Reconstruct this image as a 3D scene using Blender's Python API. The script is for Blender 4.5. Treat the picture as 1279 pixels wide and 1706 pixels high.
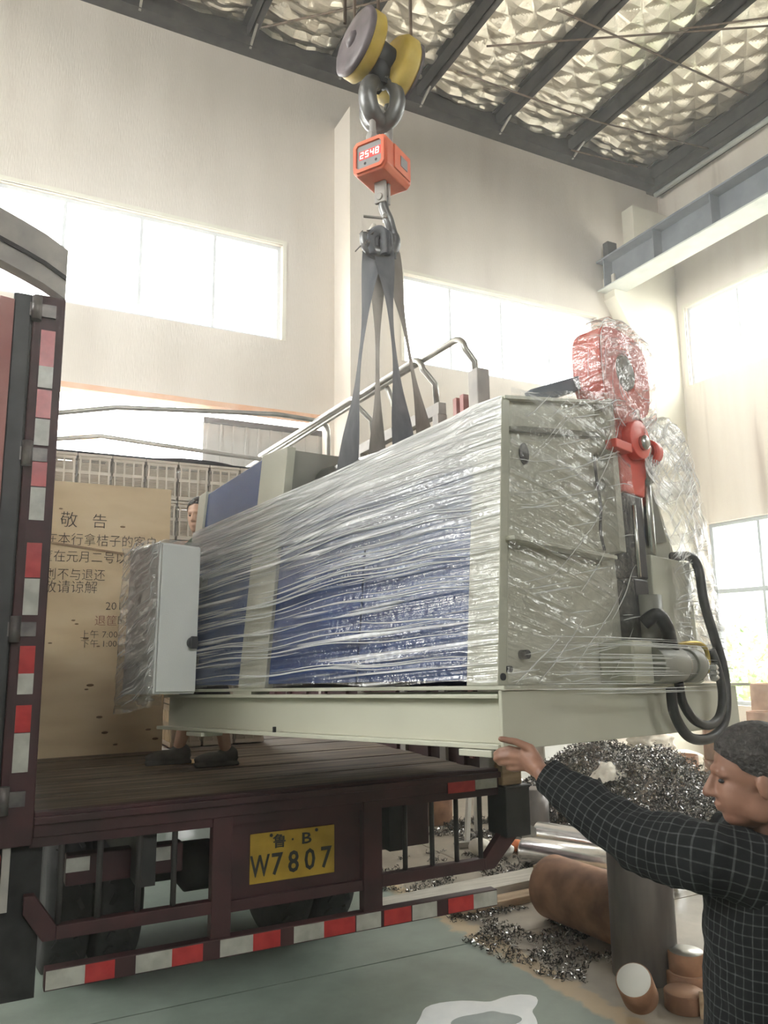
import bpy, bmesh, math, random
from mathutils import Vector, Matrix, noise
R = math.radians
random.seed(7)
for o in list(bpy.data.objects): bpy.data.objects.remove(o)
scene = bpy.context.scene
COL = scene.collection

# ------------------------------------------------------------------ camera
HC = 1.85
def cam_axes(p, r, y):
    cy, sy, cp, sp, cr, sr = math.cos(y), math.sin(y), math.cos(p), math.sin(p), math.cos(r), math.sin(r)
    f = Vector((sy*cp, cy*cp, sp)); rt = Vector((cy, -sy, 0)); up = rt.cross(f)
    return cr*rt + sr*up, -sr*rt + cr*up, f
cr_, cu_, cf_ = cam_axes(R(9.65), R(-0.58), R(27.0))
cam_data = bpy.data.cameras.new('camera')
cam_data.sensor_fit = 'HORIZONTAL'; cam_data.sensor_width = 36.0
cam_data.lens = 1300.0/1279.0*36.0
cam_data.clip_start = 0.05; cam_data.clip_end = 300
cam = bpy.data.objects.new('camera', cam_data); COL.objects.link(cam)
m3 = Matrix((cr_, cu_, -cf_)).transposed()
cam.matrix_world = Matrix.Translation((0, 0, HC)) @ m3.to_4x4()
scene.camera = cam

# ------------------------------------------------------------------ world, light, exposure
SKY = 9.0
world = bpy.data.worlds.new('overcast_sky'); scene.world = world; world.use_nodes = True
wn = world.node_tree.nodes; wn.clear()
wo = wn.new('ShaderNodeOutputWorld'); wb = wn.new('ShaderNodeBackground')
wb.inputs['Color'].default_value = (1.0, 0.985, 0.96, 1); wb.inputs['Strength'].default_value = SKY
world.node_tree.links.new(wb.outputs[0], wo.inputs[0])
scene.view_settings.view_transform = 'Standard'
scene.view_settings.look = 'None'
scene.view_settings.gamma = 1.0
scene.view_settings.use_curve_mapping = False
scene.view_settings.exposure = 1.05
scene.cycles.use_denoising = True
scene.cycles.max_bounces = 7
scene.cycles.use_adaptive_sampling = True
scene.cycles.adaptive_threshold = .12
scene.cycles.adaptive_min_samples = 16
scene.cycles.diffuse_bounces = 4
scene.cycles.glossy_bounces = 3
scene.cycles.transparent_max_bounces = 12
scene.cycles.sample_clamp_indirect = 8.0
scene.cycles.caustics_reflective = False
scene.cycles.caustics_refractive = False
def portal(loc, rot, sx, sy):
    l = bpy.data.lights.new('daylight_portal', 'AREA'); l.shape = 'RECTANGLE'; l.size = sx; l.size_y = sy
    l.cycles.is_portal = True
    o = bpy.data.objects.new('daylight_portal', l); COL.objects.link(o); o.location = loc; o.rotation_euler = rot

# ------------------------------------------------------------------ materials
MATS = {}
def _nt(name):
    m = bpy.data.materials.new(name); m.use_nodes = True
    nt = m.node_tree; nt.nodes.clear()
    out = nt.nodes.new('ShaderNodeOutputMaterial'); MATS[name] = m
    return m, nt, nt.nodes, nt.links, out
def pm(name, c1, c2=None, scale=6, rough=.6, metal=0, bump=0., stretch=(1, 1, 1), detail=5, c3=None, spec=.5, lo=.35, hi=.65, rot=(0, 0, 0), bscale=None, rough2=None, emit=None):
    m, nt, N, L, out = _nt(name)
    b = N.new('ShaderNodeBsdfPrincipled'); L.new(b.outputs[0], out.inputs[0])
    b.inputs['Roughness'].default_value = rough; b.inputs['Metallic'].default_value = metal
    b.inputs['Specular IOR Level'].default_value = spec
    if emit: b.inputs['Emission Color'].default_value = (*emit[:3], 1); b.inputs['Emission Strength'].default_value = emit[3]
    if c2 is None and not bump:
        b.inputs['Base Color'].default_value = (*c1, 1); return m
    tc = N.new('ShaderNodeTexCoord'); mp = N.new('ShaderNodeMapping')
    mp.inputs['Scale'].default_value = stretch; mp.inputs['Rotation'].default_value = rot
    L.new(tc.outputs['Object'], mp.inputs[0])
    n = N.new('ShaderNodeTexNoise'); n.inputs['Scale'].default_value = scale; n.inputs['Detail'].default_value = detail
    L.new(mp.outputs[0], n.inputs['Vector'])
    if c2 is not None:
        cr = N.new('ShaderNodeValToRGB'); cr.color_ramp.elements[0].color = (*c1, 1); cr.color_ramp.elements[1].color = (*c2, 1)
        cr.color_ramp.elements[0].position = lo; cr.color_ramp.elements[1].position = hi
        if c3:
            e = cr.color_ramp.elements.new((lo+hi)/2); e.color = (*c3, 1)
        L.new(n.outputs['Fac'], cr.inputs[0]); L.new(cr.outputs[0], b.inputs['Base Color'])
    else: b.inputs['Base Color'].default_value = (*c1, 1)
    if rough2 is not None:
        mr = N.new('ShaderNodeMapRange'); mr.inputs['To Min'].default_value = rough; mr.inputs['To Max'].default_value = rough2
        L.new(n.outputs['Fac'], mr.inputs[0]); L.new(mr.outputs[0], b.inputs['Roughness'])
    if bump:
        src = n
        if bscale:
            src = N.new('ShaderNodeTexNoise'); src.inputs['Scale'].default_value = bscale; src.inputs['Detail'].default_value = 4
            L.new(mp.outputs[0], src.inputs['Vector'])
        bp = N.new('ShaderNodeBump'); bp.inputs['Strength'].default_value = bump; bp.inputs['Distance'].default_value = .02
        L.new(src.outputs['Fac'], bp.inputs['Height']); L.new(bp.outputs[0], b.inputs['Normal'])
    return m

pm('plaster', (.62, .545, .465), (.73, .66, .575), .9, .9, bump=.15, stretch=(2.2, 2.2, .35), bscale=30, c3=(.69, .62, .535), lo=.22, hi=.6)
pm('plaster_stained', (.46, .38, .31), (.78, .71, .62), .8, .9, bump=.15, stretch=(2.6, 2.6, .22), bscale=30, c3=(.74, .66, .57), lo=.28, hi=.55)
pm('column_paint', (.72, .68, .56), (.78, .74, .62), 2, .7)
pm('dark_steel', (.03, .03, .032), (.06, .057, .054), 5, .55, .4, bump=.1)
pm('girder_grey', (.14, .16, .19), (.20, .22, .25), 3, .6)
pm('flange_pale', (.52, .55, .52), (.62, .64, .60), 4, .55)
pm('rod_dark', (.10, .07, .05), (.2, .14, .1), 10, .7)
pm('frame_white', (.62, .65, .68), None, rough=.4)
pm('frame_grey', (.34, .38, .41), None, rough=.4)
pm('concrete', (.26, .23, .19), (.44, .40, .34), 2.2, .75, bump=.2, c3=(.36, .325, .275), bscale=22)
pm('orange_lintel', (.75, .38, .2), (.8, .5, .32), 5, .7)
pm('door_panel', (.40, .40, .37), (.47, .47, .44), 3, .6)
pm('foil', (.84, .78, .66), (.93, .88, .77), 3, .30, 1.0, bump=.22, bscale=34, rough2=.42, stretch=(1, 1, 1))
pm('truck_red', (.030, .010, .011), (.068, .019, .021), 5, .6, bump=.1, c3=(.046, .014, .016), lo=.3, hi=.7)
pm('truck_red_door', (.36, .14, .13), (.46, .22, .2), 3, .5)
pm('truck_dark', (.018, .018, .019), (.04, .036, .034), 6, .65)
pm('truck_grey', (.33, .31, .29), (.45, .42, .38), 8, .6)
pm('truck_black', (.012, .014, .016), (.03, .032, .034), 7, .5)
pm('hinge_steel', (.10, .09, .09), (.2, .18, .17), 12, .45, .5)
pm('bed_wood', (.075, .055, .038), (.26, .20, .14), 2.5, .7, bump=.2, stretch=(.6, 7, 1), c3=(.14, .105, .072), lo=.3, hi=.7)
pm('plywood', (.66, .50, .30), (.80, .65, .43), 2.0, .7, stretch=(1, 1, 3.5), c3=(.74, .58, .36), lo=.3, hi=.7)
pm('knot', (.22, .13, .06), None, rough=.8)
pm('ink', (.05, .035, .03), None, rough=.7)
pm('ink_red', (.25, .06, .04), None, rough=.7)
pm('sticker_red', (.40, .02, .025), (.52, .04, .04), 20, .3)
pm('sticker_white', (.38, .37, .33), (.55, .54, .49), 14, .35)
pm('plate_yellow', (.34, .21, .015), (.46, .29, .03), 9, .5)
pm('plate_black', (.02, .022, .02), None, rough=.5)
pm('rubber', (.015, .015, .015), (.03, .03, .03), 12, .85)
pm('crate_plastic', (.76, .68, .56), (.84, .76, .64), 5, .5)
pm('tarp_black', (.03, .035, .05), (.07, .08, .1), 8, .5, bump=.4)
pm('pipe_steel', (.30, .29, .26), (.42, .41, .37), 7, .35, .7)
pm('machine_grey', (.51, .505, .41), (.55, .545, .445), 4, .42, bump=.03, bscale=140)
pm('machine_dark', (.22, .22, .19), (.27, .27, .23), 5, .4, bump=.05, bscale=160)
pm('machine_blue', (.012, .046, .17), (.018, .062, .22), 5, .28, bump=.10, bscale=170)
pm('cabinet_grey', (.72, .725, .70), (.78, .785, .76), 4, .45, bump=.05, bscale=160)
pm('machine_red', (.72, .10, .07), (.80, .14, .10), 6, .4)
pm('machine_black', (.02, .022, .026), (.05, .05, .055), 8, .35)
pm('steel', (.55, .55, .53), (.68, .68, .66), 9, .25, 1.0)
pm('steel_bright', (.82, .82, .83), (.92, .92, .93), 5, .22, 1.0, stretch=(1, 14, 14))
pm('roll_steel', (.40, .40, .39), (.5, .5, .48), 5, .3, .9)
pm('hose_black', (.012, .013, .014), (.03, .03, .032), 20, .45)
pm('brass', (.55, .42, .12), None, rough=.3, metal=1)
pm('hook_steel', (.13, .13, .135), (.22, .22, .215), 8, .42, .75)
pm('block_yellow', (.52, .36, .04), (.66, .50, .12), 7, .55, c3=(.6, .43, .08))
pm('block_brown', (.10, .08, .09), (.17, .14, .15), 8, .45)
pm('scale_orange', (.74, .15, .07), (.82, .22, .11), 9, .45)
pm('scale_panel', (.30, .29, .29), None, rough=.4)
pm('led_back', (.35, .02, .02), None, rough=.4, emit=(1, .06, .05, .5))
pm('led', (1, .5, .4), None, rough=.4, emit=(1, .55, .45, 2.2))
pm('strap', (.11, .115, .13), (.20, .20, .21), 12, .85, bump=.2, stretch=(1, 1, .3))
pm('strap_brown', (.16, .14, .12), (.27, .24, .21), 12, .85, bump=.2, stretch=(1, 1, .3))
pm('rust', (.20, .095, .05), (.42, .22, .12), 6, .75, bump=.15, c3=(.31, .155, .085))
pm('rust_light', (.32, .165, .095), (.46, .27, .165), 5, .75, bump=.1)
pm('billet', (.085, .075, .07), (.16, .14, .125), 4, .5, .5, stretch=(2, 2, .4))
pm('swarf', (.03, .03, .034), (.36, .35, .34), 30, .18, 1.0)
pm('swarf_brown', (.04, .033, .028), (.16, .12, .08), 40, .35, .8)
pm('timber', (.30, .20, .12), (.46, .33, .21), 4, .75, stretch=(1, 8, 8), bump=.2)
pm('pale_plank', (.42, .39, .33), (.58, .54, .47), 4, .7, stretch=(1, 8, 8), bump=.15)
pm('sack', (.60, .55, .46), (.75, .70, .60), 10, .85, bump=.5, bscale=9)
pm('white_board', (.72, .70, .64), (.78, .76, .70), 3, .6)
pm('patch_white', (.82, .85, .87), (.93, .95, .96), 6, .35)
pm('puddle_grey', (.30, .36, .37), (.38, .44, .45), 5, .08)
pm('cardboard', (.52, .36, .16), (.6, .42, .2), 6, .8)
pm('skin', (.24, .12, .08), (.32, .165, .11), 14, .5, bump=.08)
pm('skin_pale', (.50, .31, .21), (.58, .37, .26), 14, .5, bump=.05)
pm('hair', (.018, .015, .014), (.05, .043, .04), 60, .6, bump=.8)
pm('lip', (.25, .09, .07), None, rough=.5)
pm('trousers', (.03, .032, .04), (.055, .056, .065), 9, .85, bump=.2)
pm('shirt_green', (.05, .075, .05), (.08, .11, .075), 9, .85)
pm('shoe', (.06, .058, .055), (.11, .105, .1), 14, .7)
pm('leaf', (.13, .24, .05), (.30, .42, .12), 3, .7)
pm('outside_ground', (.38, .37, .34), (.45, .44, .40), .6, .85)
pm('yellow_plastic', (.8, .55, .04), None, rough=.5)
pm('orange_plastic', (.8, .22, .06), None, rough=.5)
pm('green_tarp', (.12, .22, .16), (.16, .28, .2), 6, .6)
pm('sign_orange', (.85, .42, .18), None, rough=.6)

def floor_mat():
    m, nt, N, L, out = _nt('floor_paint')
    b = N.new('ShaderNodeBsdfPrincipled'); L.new(b.outputs[0], out.inputs[0])
    tc = N.new('ShaderNodeTexCoord')
    n1 = N.new('ShaderNodeTexNoise'); n1.inputs['Scale'].default_value = 1.3; n1.inputs['Detail'].default_value = 8; n1.inputs['Roughness'].default_value = .65
    n2 = N.new('ShaderNodeTexNoise'); n2.inputs['Scale'].default_value = 9; n2.inputs['Detail'].default_value = 6
    for n in (n1, n2): L.new(tc.outputs['Object'], n.inputs['Vector'])
    g = N.new('ShaderNodeValToRGB'); e = g.color_ramp.elements
    e[0].position = .30; e[0].color = (.13, .165, .135, 1); e[1].position = .72; e[1].color = (.30, .355, .305, 1)
    L.new(n1.outputs['Fac'], g.inputs[0])
    c = N.new('ShaderNodeValToRGB'); e = c.color_ramp.elements
    e[0].position = .3; e[0].color = (.19, .16, .12, 1); e[1].position = .7; e[1].color = (.44, .385, .305, 1)
    L.new(n1.outputs['Fac'], c.inputs[0])
    sx = N.new('ShaderNodeSeparateXYZ'); L.new(tc.outputs['Object'], sx.inputs[0])
    # paint edge at x = 2.9 with worn, uneven border
    ad = N.new('ShaderNodeMath'); ad.operation = 'MULTIPLY_ADD'; ad.inputs[1].default_value = .22; L.new(n2.outputs['Fac'], ad.inputs[0]); L.new(sx.outputs['X'], ad.inputs[2])
    mr = N.new('ShaderNodeMapRange'); mr.inputs['From Min'].default_value = 2.98; mr.inputs['From Max'].default_value = 3.03; L.new(ad.outputs[0], mr.inputs[0])
    mx = N.new('ShaderNodeMix'); mx.data_type = 'RGBA'; L.new(mr.outputs[0], mx.inputs['Factor']); L.new(g.outputs[0], mx.inputs[6]); L.new(c.outputs[0], mx.inputs[7])
    # worn ochre line along the paint edge
    d = N.new('ShaderNodeMath'); d.operation = 'SUBTRACT'; d.inputs[1].default_value = 3.08; L.new(ad.outputs[0], d.inputs[0])
    ab = N.new('ShaderNodeMath'); ab.operation = 'ABSOLUTE'; L.new(d.outputs[0], ab.inputs[0])
    m2 = N.new('ShaderNodeMapRange'); m2.inputs['From Min'].default_value = .05; m2.inputs['From Max'].default_value = .09; m2.inputs['To Min'].default_value = .55; m2.inputs['To Max'].default_value = 0; L.new(ab.outputs[0], m2.inputs[0])
    mx2 = N.new('ShaderNodeMix'); mx2.data_type = 'RGBA'; L.new(m2.outputs[0], mx2.inputs['Factor']); L.new(mx.outputs[2], mx2.inputs[6]); mx2.inputs[7].default_value = (.52, .36, .17, 1)
    L.new(mx2.outputs[2], b.inputs['Base Color'])
    r = N.new('ShaderNodeMapRange'); r.inputs['To Min'].default_value = .25; r.inputs['To Max'].default_value = .7; L.new(n1.outputs['Fac'], r.inputs[0]); L.new(r.outputs[0], b.inputs['Roughness'])
    bp = N.new('ShaderNodeBump'); bp.inputs['Strength'].default_value = .15; bp.inputs['Distance'].default_value = .01; L.new(n2.outputs['Fac'], bp.inputs['Height']); L.new(bp.outputs[0], b.inputs['Normal'])
floor_mat()

def glass_mat(name, tint, f0=.06):
    m, nt, N, L, out = _nt(name)
    t = N.new('ShaderNodeBsdfTransparent'); t.inputs[0].default_value = (*tint, 1)
    g = N.new('ShaderNodeBsdfGlossy'); g.inputs['Roughness'].default_value = .03
    mx = N.new('ShaderNodeMixShader'); mx.inputs[0].default_value = f0
    L.new(t.outputs[0], mx.inputs[1]); L.new(g.outputs[0], mx.inputs[2]); L.new(mx.outputs[0], out.inputs[0])
glass_mat('pane_glass', (.97, .985, .98))

def film_mat(name, scale, rot, white=.34, base=.09, fine=1.0, lo=.50, hi=.64, top_glare=None):
    """Stretch film: clear, glossy, milky in bunched strands, whitened to carry its bright streaks."""
    m, nt, N, L, out = _nt(name)
    tc = N.new('ShaderNodeTexCoord'); mp = N.new('ShaderNodeMapping')
    mp.inputs['Rotation'].default_value = rot; L.new(tc.outputs['Object'], mp.inputs[0])
    mp2 = N.new('ShaderNodeMapping'); mp2.inputs['Scale'].default_value = scale; L.new(mp.outputs[0], mp2.inputs[0])
    n = N.new('ShaderNodeTexNoise'); n.inputs['Scale'].default_value = fine; n.inputs['Detail'].default_value = 3; n.inputs['Distortion'].default_value = .35
    L.new(mp2.outputs[0], n.inputs['Vector'])
    big = N.new('ShaderNodeTexNoise'); big.inputs['Scale'].default_value = 2.2; big.inputs['Detail'].default_value = 2; L.new(tc.outputs['Object'], big.inputs['Vector'])
    fine_n = N.new('ShaderNodeTexNoise'); fine_n.inputs['Scale'].default_value = 38; fine_n.inputs['Detail'].default_value = 3; L.new(tc.outputs['Object'], fine_n.inputs['Vector'])
    st = N.new('ShaderNodeMapRange'); st.inputs['From Min'].default_value = lo; st.inputs['From Max'].default_value = hi; L.new(n.outputs['Fac'], st.inputs[0])
    bg = N.new('ShaderNodeMapRange'); bg.inputs['From Min'].default_value = .32; bg.inputs['From Max'].default_value = .62; L.new(big.outputs['Fac'], bg.inputs[0])
    mu = N.new('ShaderNodeMath'); mu.operation = 'MULTIPLY'; L.new(st.outputs[0], mu.inputs[0]); L.new(bg.outputs[0], mu.inputs[1])
    if top_glare:      # glare on the upper film, painted in as extra milky white
        sp = N.new('ShaderNodeSeparateXYZ'); L.new(tc.outputs['Object'], sp.inputs[0])
        wr = N.new('ShaderNodeMapRange'); wr.inputs['From Min'].default_value = top_glare[0]; wr.inputs['From Max'].default_value = top_glare[1]; wr.inputs['To Max'].default_value = top_glare[2]; L.new(sp.outputs['Z'], wr.inputs[0])
        ad = N.new('ShaderNodeMath'); ad.operation = 'MULTIPLY_ADD'; L.new(n.outputs['Fac'], ad.inputs[0]); L.new(wr.outputs[0], ad.inputs[1]); L.new(mu.outputs[0], ad.inputs[2])
        mu = ad
    # factors
    fw = N.new('ShaderNodeMath'); fw.operation = 'MULTIPLY_ADD'; fw.inputs[1].default_value = white; fw.inputs[2].default_value = .025; L.new(mu.outputs[0], fw.inputs[0])
    lw = N.new('ShaderNodeLayerWeight'); lw.inputs['Blend'].default_value = .25
    fg = N.new('ShaderNodeMath'); fg.operation = 'MULTIPLY_ADD'; fg.inputs[1].default_value = .45; fg.inputs[2].default_value = base; L.new(lw.outputs['Fresnel'], fg.inputs[0])
    hs = N.new('ShaderNodeMath'); hs.operation = 'MULTIPLY_ADD'; hs.inputs[1].default_value = 1.0; L.new(n.outputs['Fac'], hs.inputs[0])
    f2 = N.new('ShaderNodeMath'); f2.operation = 'MULTIPLY'; f2.inputs[1].default_value = .30; L.new(fine_n.outputs['Fac'], f2.inputs[0]); L.new(f2.outputs[0], hs.inputs[2])
    bp = N.new('ShaderNodeBump'); bp.inputs['Strength'].default_value = .9; bp.inputs['Distance'].default_value = .03; L.new(hs.outputs[0], bp.inputs['Height'])
    t = N.new('ShaderNodeBsdfTransparent'); t.inputs[0].default_value = (.97, .97, .97, 1)
    gl = N.new('ShaderNodeBsdfGlossy'); gl.inputs['Roughness'].default_value = .13; L.new(bp.outputs[0], gl.inputs['Normal'])
    df = N.new('ShaderNodeBsdfDiffuse'); df.inputs[0].default_value = (.95, .95, .94, 1); L.new(bp.outputs[0], df.inputs['Normal'])
    tr = N.new('ShaderNodeBsdfTranslucent'); tr.inputs[0].default_value = (.85, .85, .83, 1)
    m1 = N.new('ShaderNodeMixShader'); m1.inputs[0].default_value = .22; L.new(df.outputs[0], m1.inputs[1]); L.new(tr.outputs[0], m1.inputs[2])
    m2 = N.new('ShaderNodeMixShader'); L.new(fw.outputs[0], m2.inputs[0]); L.new(t.outputs[0], m2.inputs[1]); L.new(m1.outputs[0], m2.inputs[2])
    m3_ = N.new('ShaderNodeMixShader'); L.new(fg.outputs[0], m3_.inputs[0]); L.new(m2.outputs[0], m3_.inputs[1]); L.new(gl.outputs[0], m3_.inputs[2])
    L.new(m3_.outputs[0], out.inputs[0])
film_mat('film_front', (3, .8, 40), (R(3), 0, 0), .85, .11, lo=.52, hi=.63, top_glare=(.62, 1.15, 1.9))
film_mat('film_end', (1.6, 2, 26), (0, R(-14), 0), .32, .10, lo=.52, hi=.66)
film_mat('film_tent', (2, 2, 26), (0, R(-38), 0), .75, .12, lo=.44, hi=.60)
film_mat('film_hub', (9, 5, 22), (0, R(30), 0), .55, .12)
film_mat('film_cab', (8, 7, 20), (R(25), 0, 0), .55, .16)
def strand_mat():
    m, nt, N, L, out = _nt('film_strand')
    b = N.new('ShaderNodeBsdfPrincipled'); b.inputs['Base Color'].default_value = (.93, .93, .92, 1); b.inputs['Roughness'].default_value = .18
    t = N.new('ShaderNodeBsdfTransparent'); mx = N.new('ShaderNodeMixShader'); mx.inputs[0].default_value = .62
    tr_ = N.new('ShaderNodeBsdfTranslucent'); tr_.inputs[0].default_value = (.9, .9, .9, 1); m0 = N.new('ShaderNodeMixShader'); m0.inputs[0].default_value = .35
    L.new(b.outputs[0], m0.inputs[1]); L.new(tr_.outputs[0], m0.inputs[2]); L.new(t.outputs[0], mx.inputs[1]); L.new(m0.outputs[0], mx.inputs[2]); L.new(mx.outputs[0], out.inputs[0])
strand_mat()

def plaid_mat():
    m, nt, N, L, out = _nt('plaid_shirt')
    b = N.new('ShaderNodeBsdfPrincipled'); b.inputs['Roughness'].default_value = .9; b.inputs['Specular IOR Level'].default_value = .2; L.new(b.outputs[0], out.inputs[0])
    uv = N.new('ShaderNodeTexCoord'); s = N.new('ShaderNodeSeparateXYZ'); L.new(uv.outputs['UV'], s.inputs[0])
    fac = None
    for ax in ('X', 'Y'):
        a = N.new('ShaderNodeMath'); a.operation = 'PINGPONG'; a.inputs[1].default_value = .5; L.new(s.outputs[ax], a.inputs[0])
        r = N.new('ShaderNodeMapRange'); r.inputs['From Min'].default_value = .05; r.inputs['From Max'].default_value = .085; r.inputs['To Min'].default_value = 1; r.inputs['To Max'].default_value = 0; L.new(a.outputs[0], r.inputs[0])
        if fac is None: fac = r
        else:
            mm = N.new('ShaderNodeMath'); mm.operation = 'ADD'; L.new(fac.outputs[0], mm.inputs[0]); L.new(r.outputs[0], mm.inputs[1]); fac = mm
    n = N.new('ShaderNodeTexNoise'); n.inputs['Scale'].default_value = 60; L.new(uv.outputs['Object'], n.inputs['Vector'])
    mu = N.new('ShaderNodeMath'); mu.operation = 'MULTIPLY'; L.new(fac.outputs[0], mu.inputs[0]); L.new(n.outputs['Fac'], mu.inputs[1])
    mx = N.new('ShaderNodeMix'); mx.data_type = 'RGBA'; L.new(mu.outputs[0], mx.inputs['Factor']); mx.inputs[6].default_value = (.010, .011, .012, 1); mx.inputs[7].default_value = (.09, .094, .096, 1)
    L.new(mx.outputs[2], b.inputs['Base Color'])
    n2 = N.new('ShaderNodeTexNoise'); n2.inputs['Scale'].default_value = 16; L.new(uv.outputs['Object'], n2.inputs['Vector'])
    bp = N.new('ShaderNodeBump'); bp.inputs['Strength'].default_value = .5; bp.inputs['Distance'].default_value = .02; L.new(n2.outputs['Fac'], bp.inputs['Height']); L.new(bp.outputs[0], b.inputs['Normal'])
plaid_mat()

# ------------------------------------------------------------------ mesh builder
class MB:
    def __init__(s): s.v = []; s.f = []; s.sm = []
    def add(s, vs, fs, smooth=False):
        o = len(s.v); s.v += [Vector(p) for p in vs]
        for f in fs: s.f.append([i+o for i in f]); s.sm.append(smooth)
        return s
    def box(s, x0, x1, y0, y1, z0, z1, M=None):
        p = [Vector((x, y, z)) for z in (z0, z1) for y in (y0, y1) for x in (x0, x1)]
        if M: p = [M @ q for q in p]
        return s.add(p, [(0, 2, 3, 1), (4, 5, 7, 6), (0, 1, 5, 4), (1, 3, 7, 5), (3, 2, 6, 7), (2, 0, 4, 6)])
    def bar(s, a, b, w, h, up=(0, 0, 1)):
        a, b = Vector(a), Vector(b); d = (b-a); l = d.length; d.normalize(); u = Vector(up)
        if abs(d.dot(u)) > .98: u = Vector((0, 1, 0))
        x = d.cross(u).normalized(); z = x.cross(d)
        M = Matrix.Translation(a) @ Matrix((x, d, z)).transposed().to_4x4()
        return s.box(-w/2, w/2, 0, l, -h/2, h/2, M)
    def cyl(s, a, b, r, n=20, r2=None, caps=True):
        return s.tube([a, b], [r, r if r2 is None else r2], n, caps)
    def tube(s, pts, r, n=12, caps=True, flat=1.0, up=None):
        pts = [Vector(p) for p in pts]; k = len(pts)
        rs = r if isinstance(r, (list, tuple)) else [r]*k
        rings = []; x = None
        for i, p in enumerate(pts):
            d = (pts[min(i+1, k-1)]-pts[max(i-1, 0)])
            if d.length < 1e-9: d = Vector((0, 0, 1))
            d.normalize()
            if x is None:
                u = Vector(up) if up else (Vector((0, 0, 1)) if abs(d.z) < .9 else Vector((1, 0, 0)))
                x = (u - d*u.dot(d)).normalized()
            else: x = (x-d*x.dot(d)).normalized()
            y = d.cross(x)
            rings.append([p + x*rs[i]*math.cos(2*math.pi*j/n) + y*rs[i]*flat*math.sin(2*math.pi*j/n) for j in range(n)])
        vs = [q for rg in rings for q in rg]; fs = []
        for i in range(k-1):
            for j in range(n): fs.append((i*n+j, i*n+(j+1) % n, (i+1)*n+(j+1) % n, (i+1)*n+j))
        o = len(s.v); s.add(vs, fs, True)
        if caps:
            s.f.append([o+j for j in reversed(range(n))]); s.sm.append(False)
            s.f.append([o+(k-1)*n+j for j in range(n)]); s.sm.append(False)
        return s
    def lathe(s, prof, n=28, M=None):
        vs = []; k = len(prof)
        for r, z in prof:
            for j in range(n): vs.append(Vector((r*math.cos(2*math.pi*j/n), r*math.sin(2*math.pi*j/n), z)))
        if M: vs = [M @ q for q in vs]
        fs = [(i*n+j, i*n+(j+1) % n, (i+1)*n+(j+1) % n, (i+1)*n+j) for i in range(k-1) for j in range(n)]
        o = len(s.v); s.add(vs, fs, True)
        if prof[0][0] > 1e-6: s.f.append([o+j for j in reversed(range(n))]); s.sm.append(False)
        if prof[-1][0] > 1e-6: s.f.append([o+(k-1)*n+j for j in range(n)]); s.sm.append(False)
        return s
    def prism(s, poly, a0, a1, axes='xzy'):
        """poly in (first, second) axis, extruded along the third from a0 to a1"""
        ix = ['xyz'.index(c) for c in axes]
        def P(u, v, t):
            q = [0, 0, 0]; q[ix[0]] = u; q[ix[1]] = v; q[ix[2]] = t; return q
        n = len(poly)
        vs = [P(u, v, a0) for u, v in poly]+[P(u, v, a1) for u, v in poly]
        return s.add(vs, [tuple(reversed(range(n))), tuple(range(n, 2*n))]+[(i, (i+1) % n, n+(i+1) % n, n+i) for i in range(n)])
    def grid(s, fn, nu, nv, smooth=True):
        vs = [fn(i/nu, j/nv) for j in range(nv+1) for i in range(nu+1)]
        return s.add(vs, [(j*(nu+1)+i, j*(nu+1)+i+1, (j+1)*(nu+1)+i+1, (j+1)*(nu+1)+i) for j in range(nv) for i in range(nu)], smooth)
    def mesh(s, name, mat, recalc=True, bevel=0):
        me = bpy.data.meshes.new(name)
        me.from_pydata([tuple(p) for p in s.v], [], s.f); me.update()
        me.polygons.foreach_set('use_smooth', s.sm)
        if recalc or bevel:
            bm = bmesh.new(); bm.from_mesh(me)
            bmesh.ops.recalc_face_normals(bm, faces=bm.faces)
            if bevel:
                bmesh.ops.remove_doubles(bm, verts=bm.verts, dist=1e-5)
                ed = [e for e in bm.edges if len(e.link_faces) == 2 and e.calc_face_angle(0) > R(35)]
                bmesh.ops.bevel(bm, geom=ed, offset=bevel, segments=2, profile=.5, affect='EDGES', clamp_overlap=True)
            bm.to_mesh(me); bm.free()
        me.materials.append(MATS[mat])
        return me
PINV = {}
def put(name, mb, mat, parent=None, bevel=0, me=None, **kw):
    me = me or mb.mesh(name, mat, bevel=bevel)
    o = bpy.data.objects.new(name, me); COL.objects.link(o)
    if parent is not None:
        o.parent = parent; o.matrix_parent_inverse = PINV.get(parent.name, Matrix())
    for k, v in kw.items(): o[k] = v
    return o
def sub(name, mb, mat, part, bevel=0, **kw):
    """sub-part: its mesh is in the same model space as its part"""
    o = bpy.data.objects.new(name, mb.mesh(name, mat, bevel=bevel)); COL.objects.link(o)
    o.parent = part; o.matrix_parent_inverse = Matrix()
    for k, v in kw.items(): o[k] = v
    return o
def thing(name, label, cat, loc=(0, 0, 0), M=None, model=False, group=None):
    """Empty at the thing's base. model=False: its parts are built in world coordinates; True: in its own."""
    e = bpy.data.objects.new(name, None); COL.objects.link(e)
    e.matrix_world = M if M is not None else Matrix.Translation(loc)
    e['label'] = label; e['category'] = cat
    if group: e['group'] = group
    PINV[e.name] = Matrix() if model else e.matrix_world.inverted()
    return e
def tag(o, label, cat, group=None):
    o['label'] = label; o['category'] = cat
    if group: o['group'] = group
    return o
def struct(o): o['kind'] = 'structure'; return o
def arc(c, r, a0, a1, n, u, v):
    c, u, v = Vector(c), Vector(u), Vector(v)
    return [c+u*r*math.cos(R(a0+(a1-a0)*i/n))+v*r*math.sin(R(a0+(a1-a0)*i/n)) for i in range(n+1)]
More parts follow.
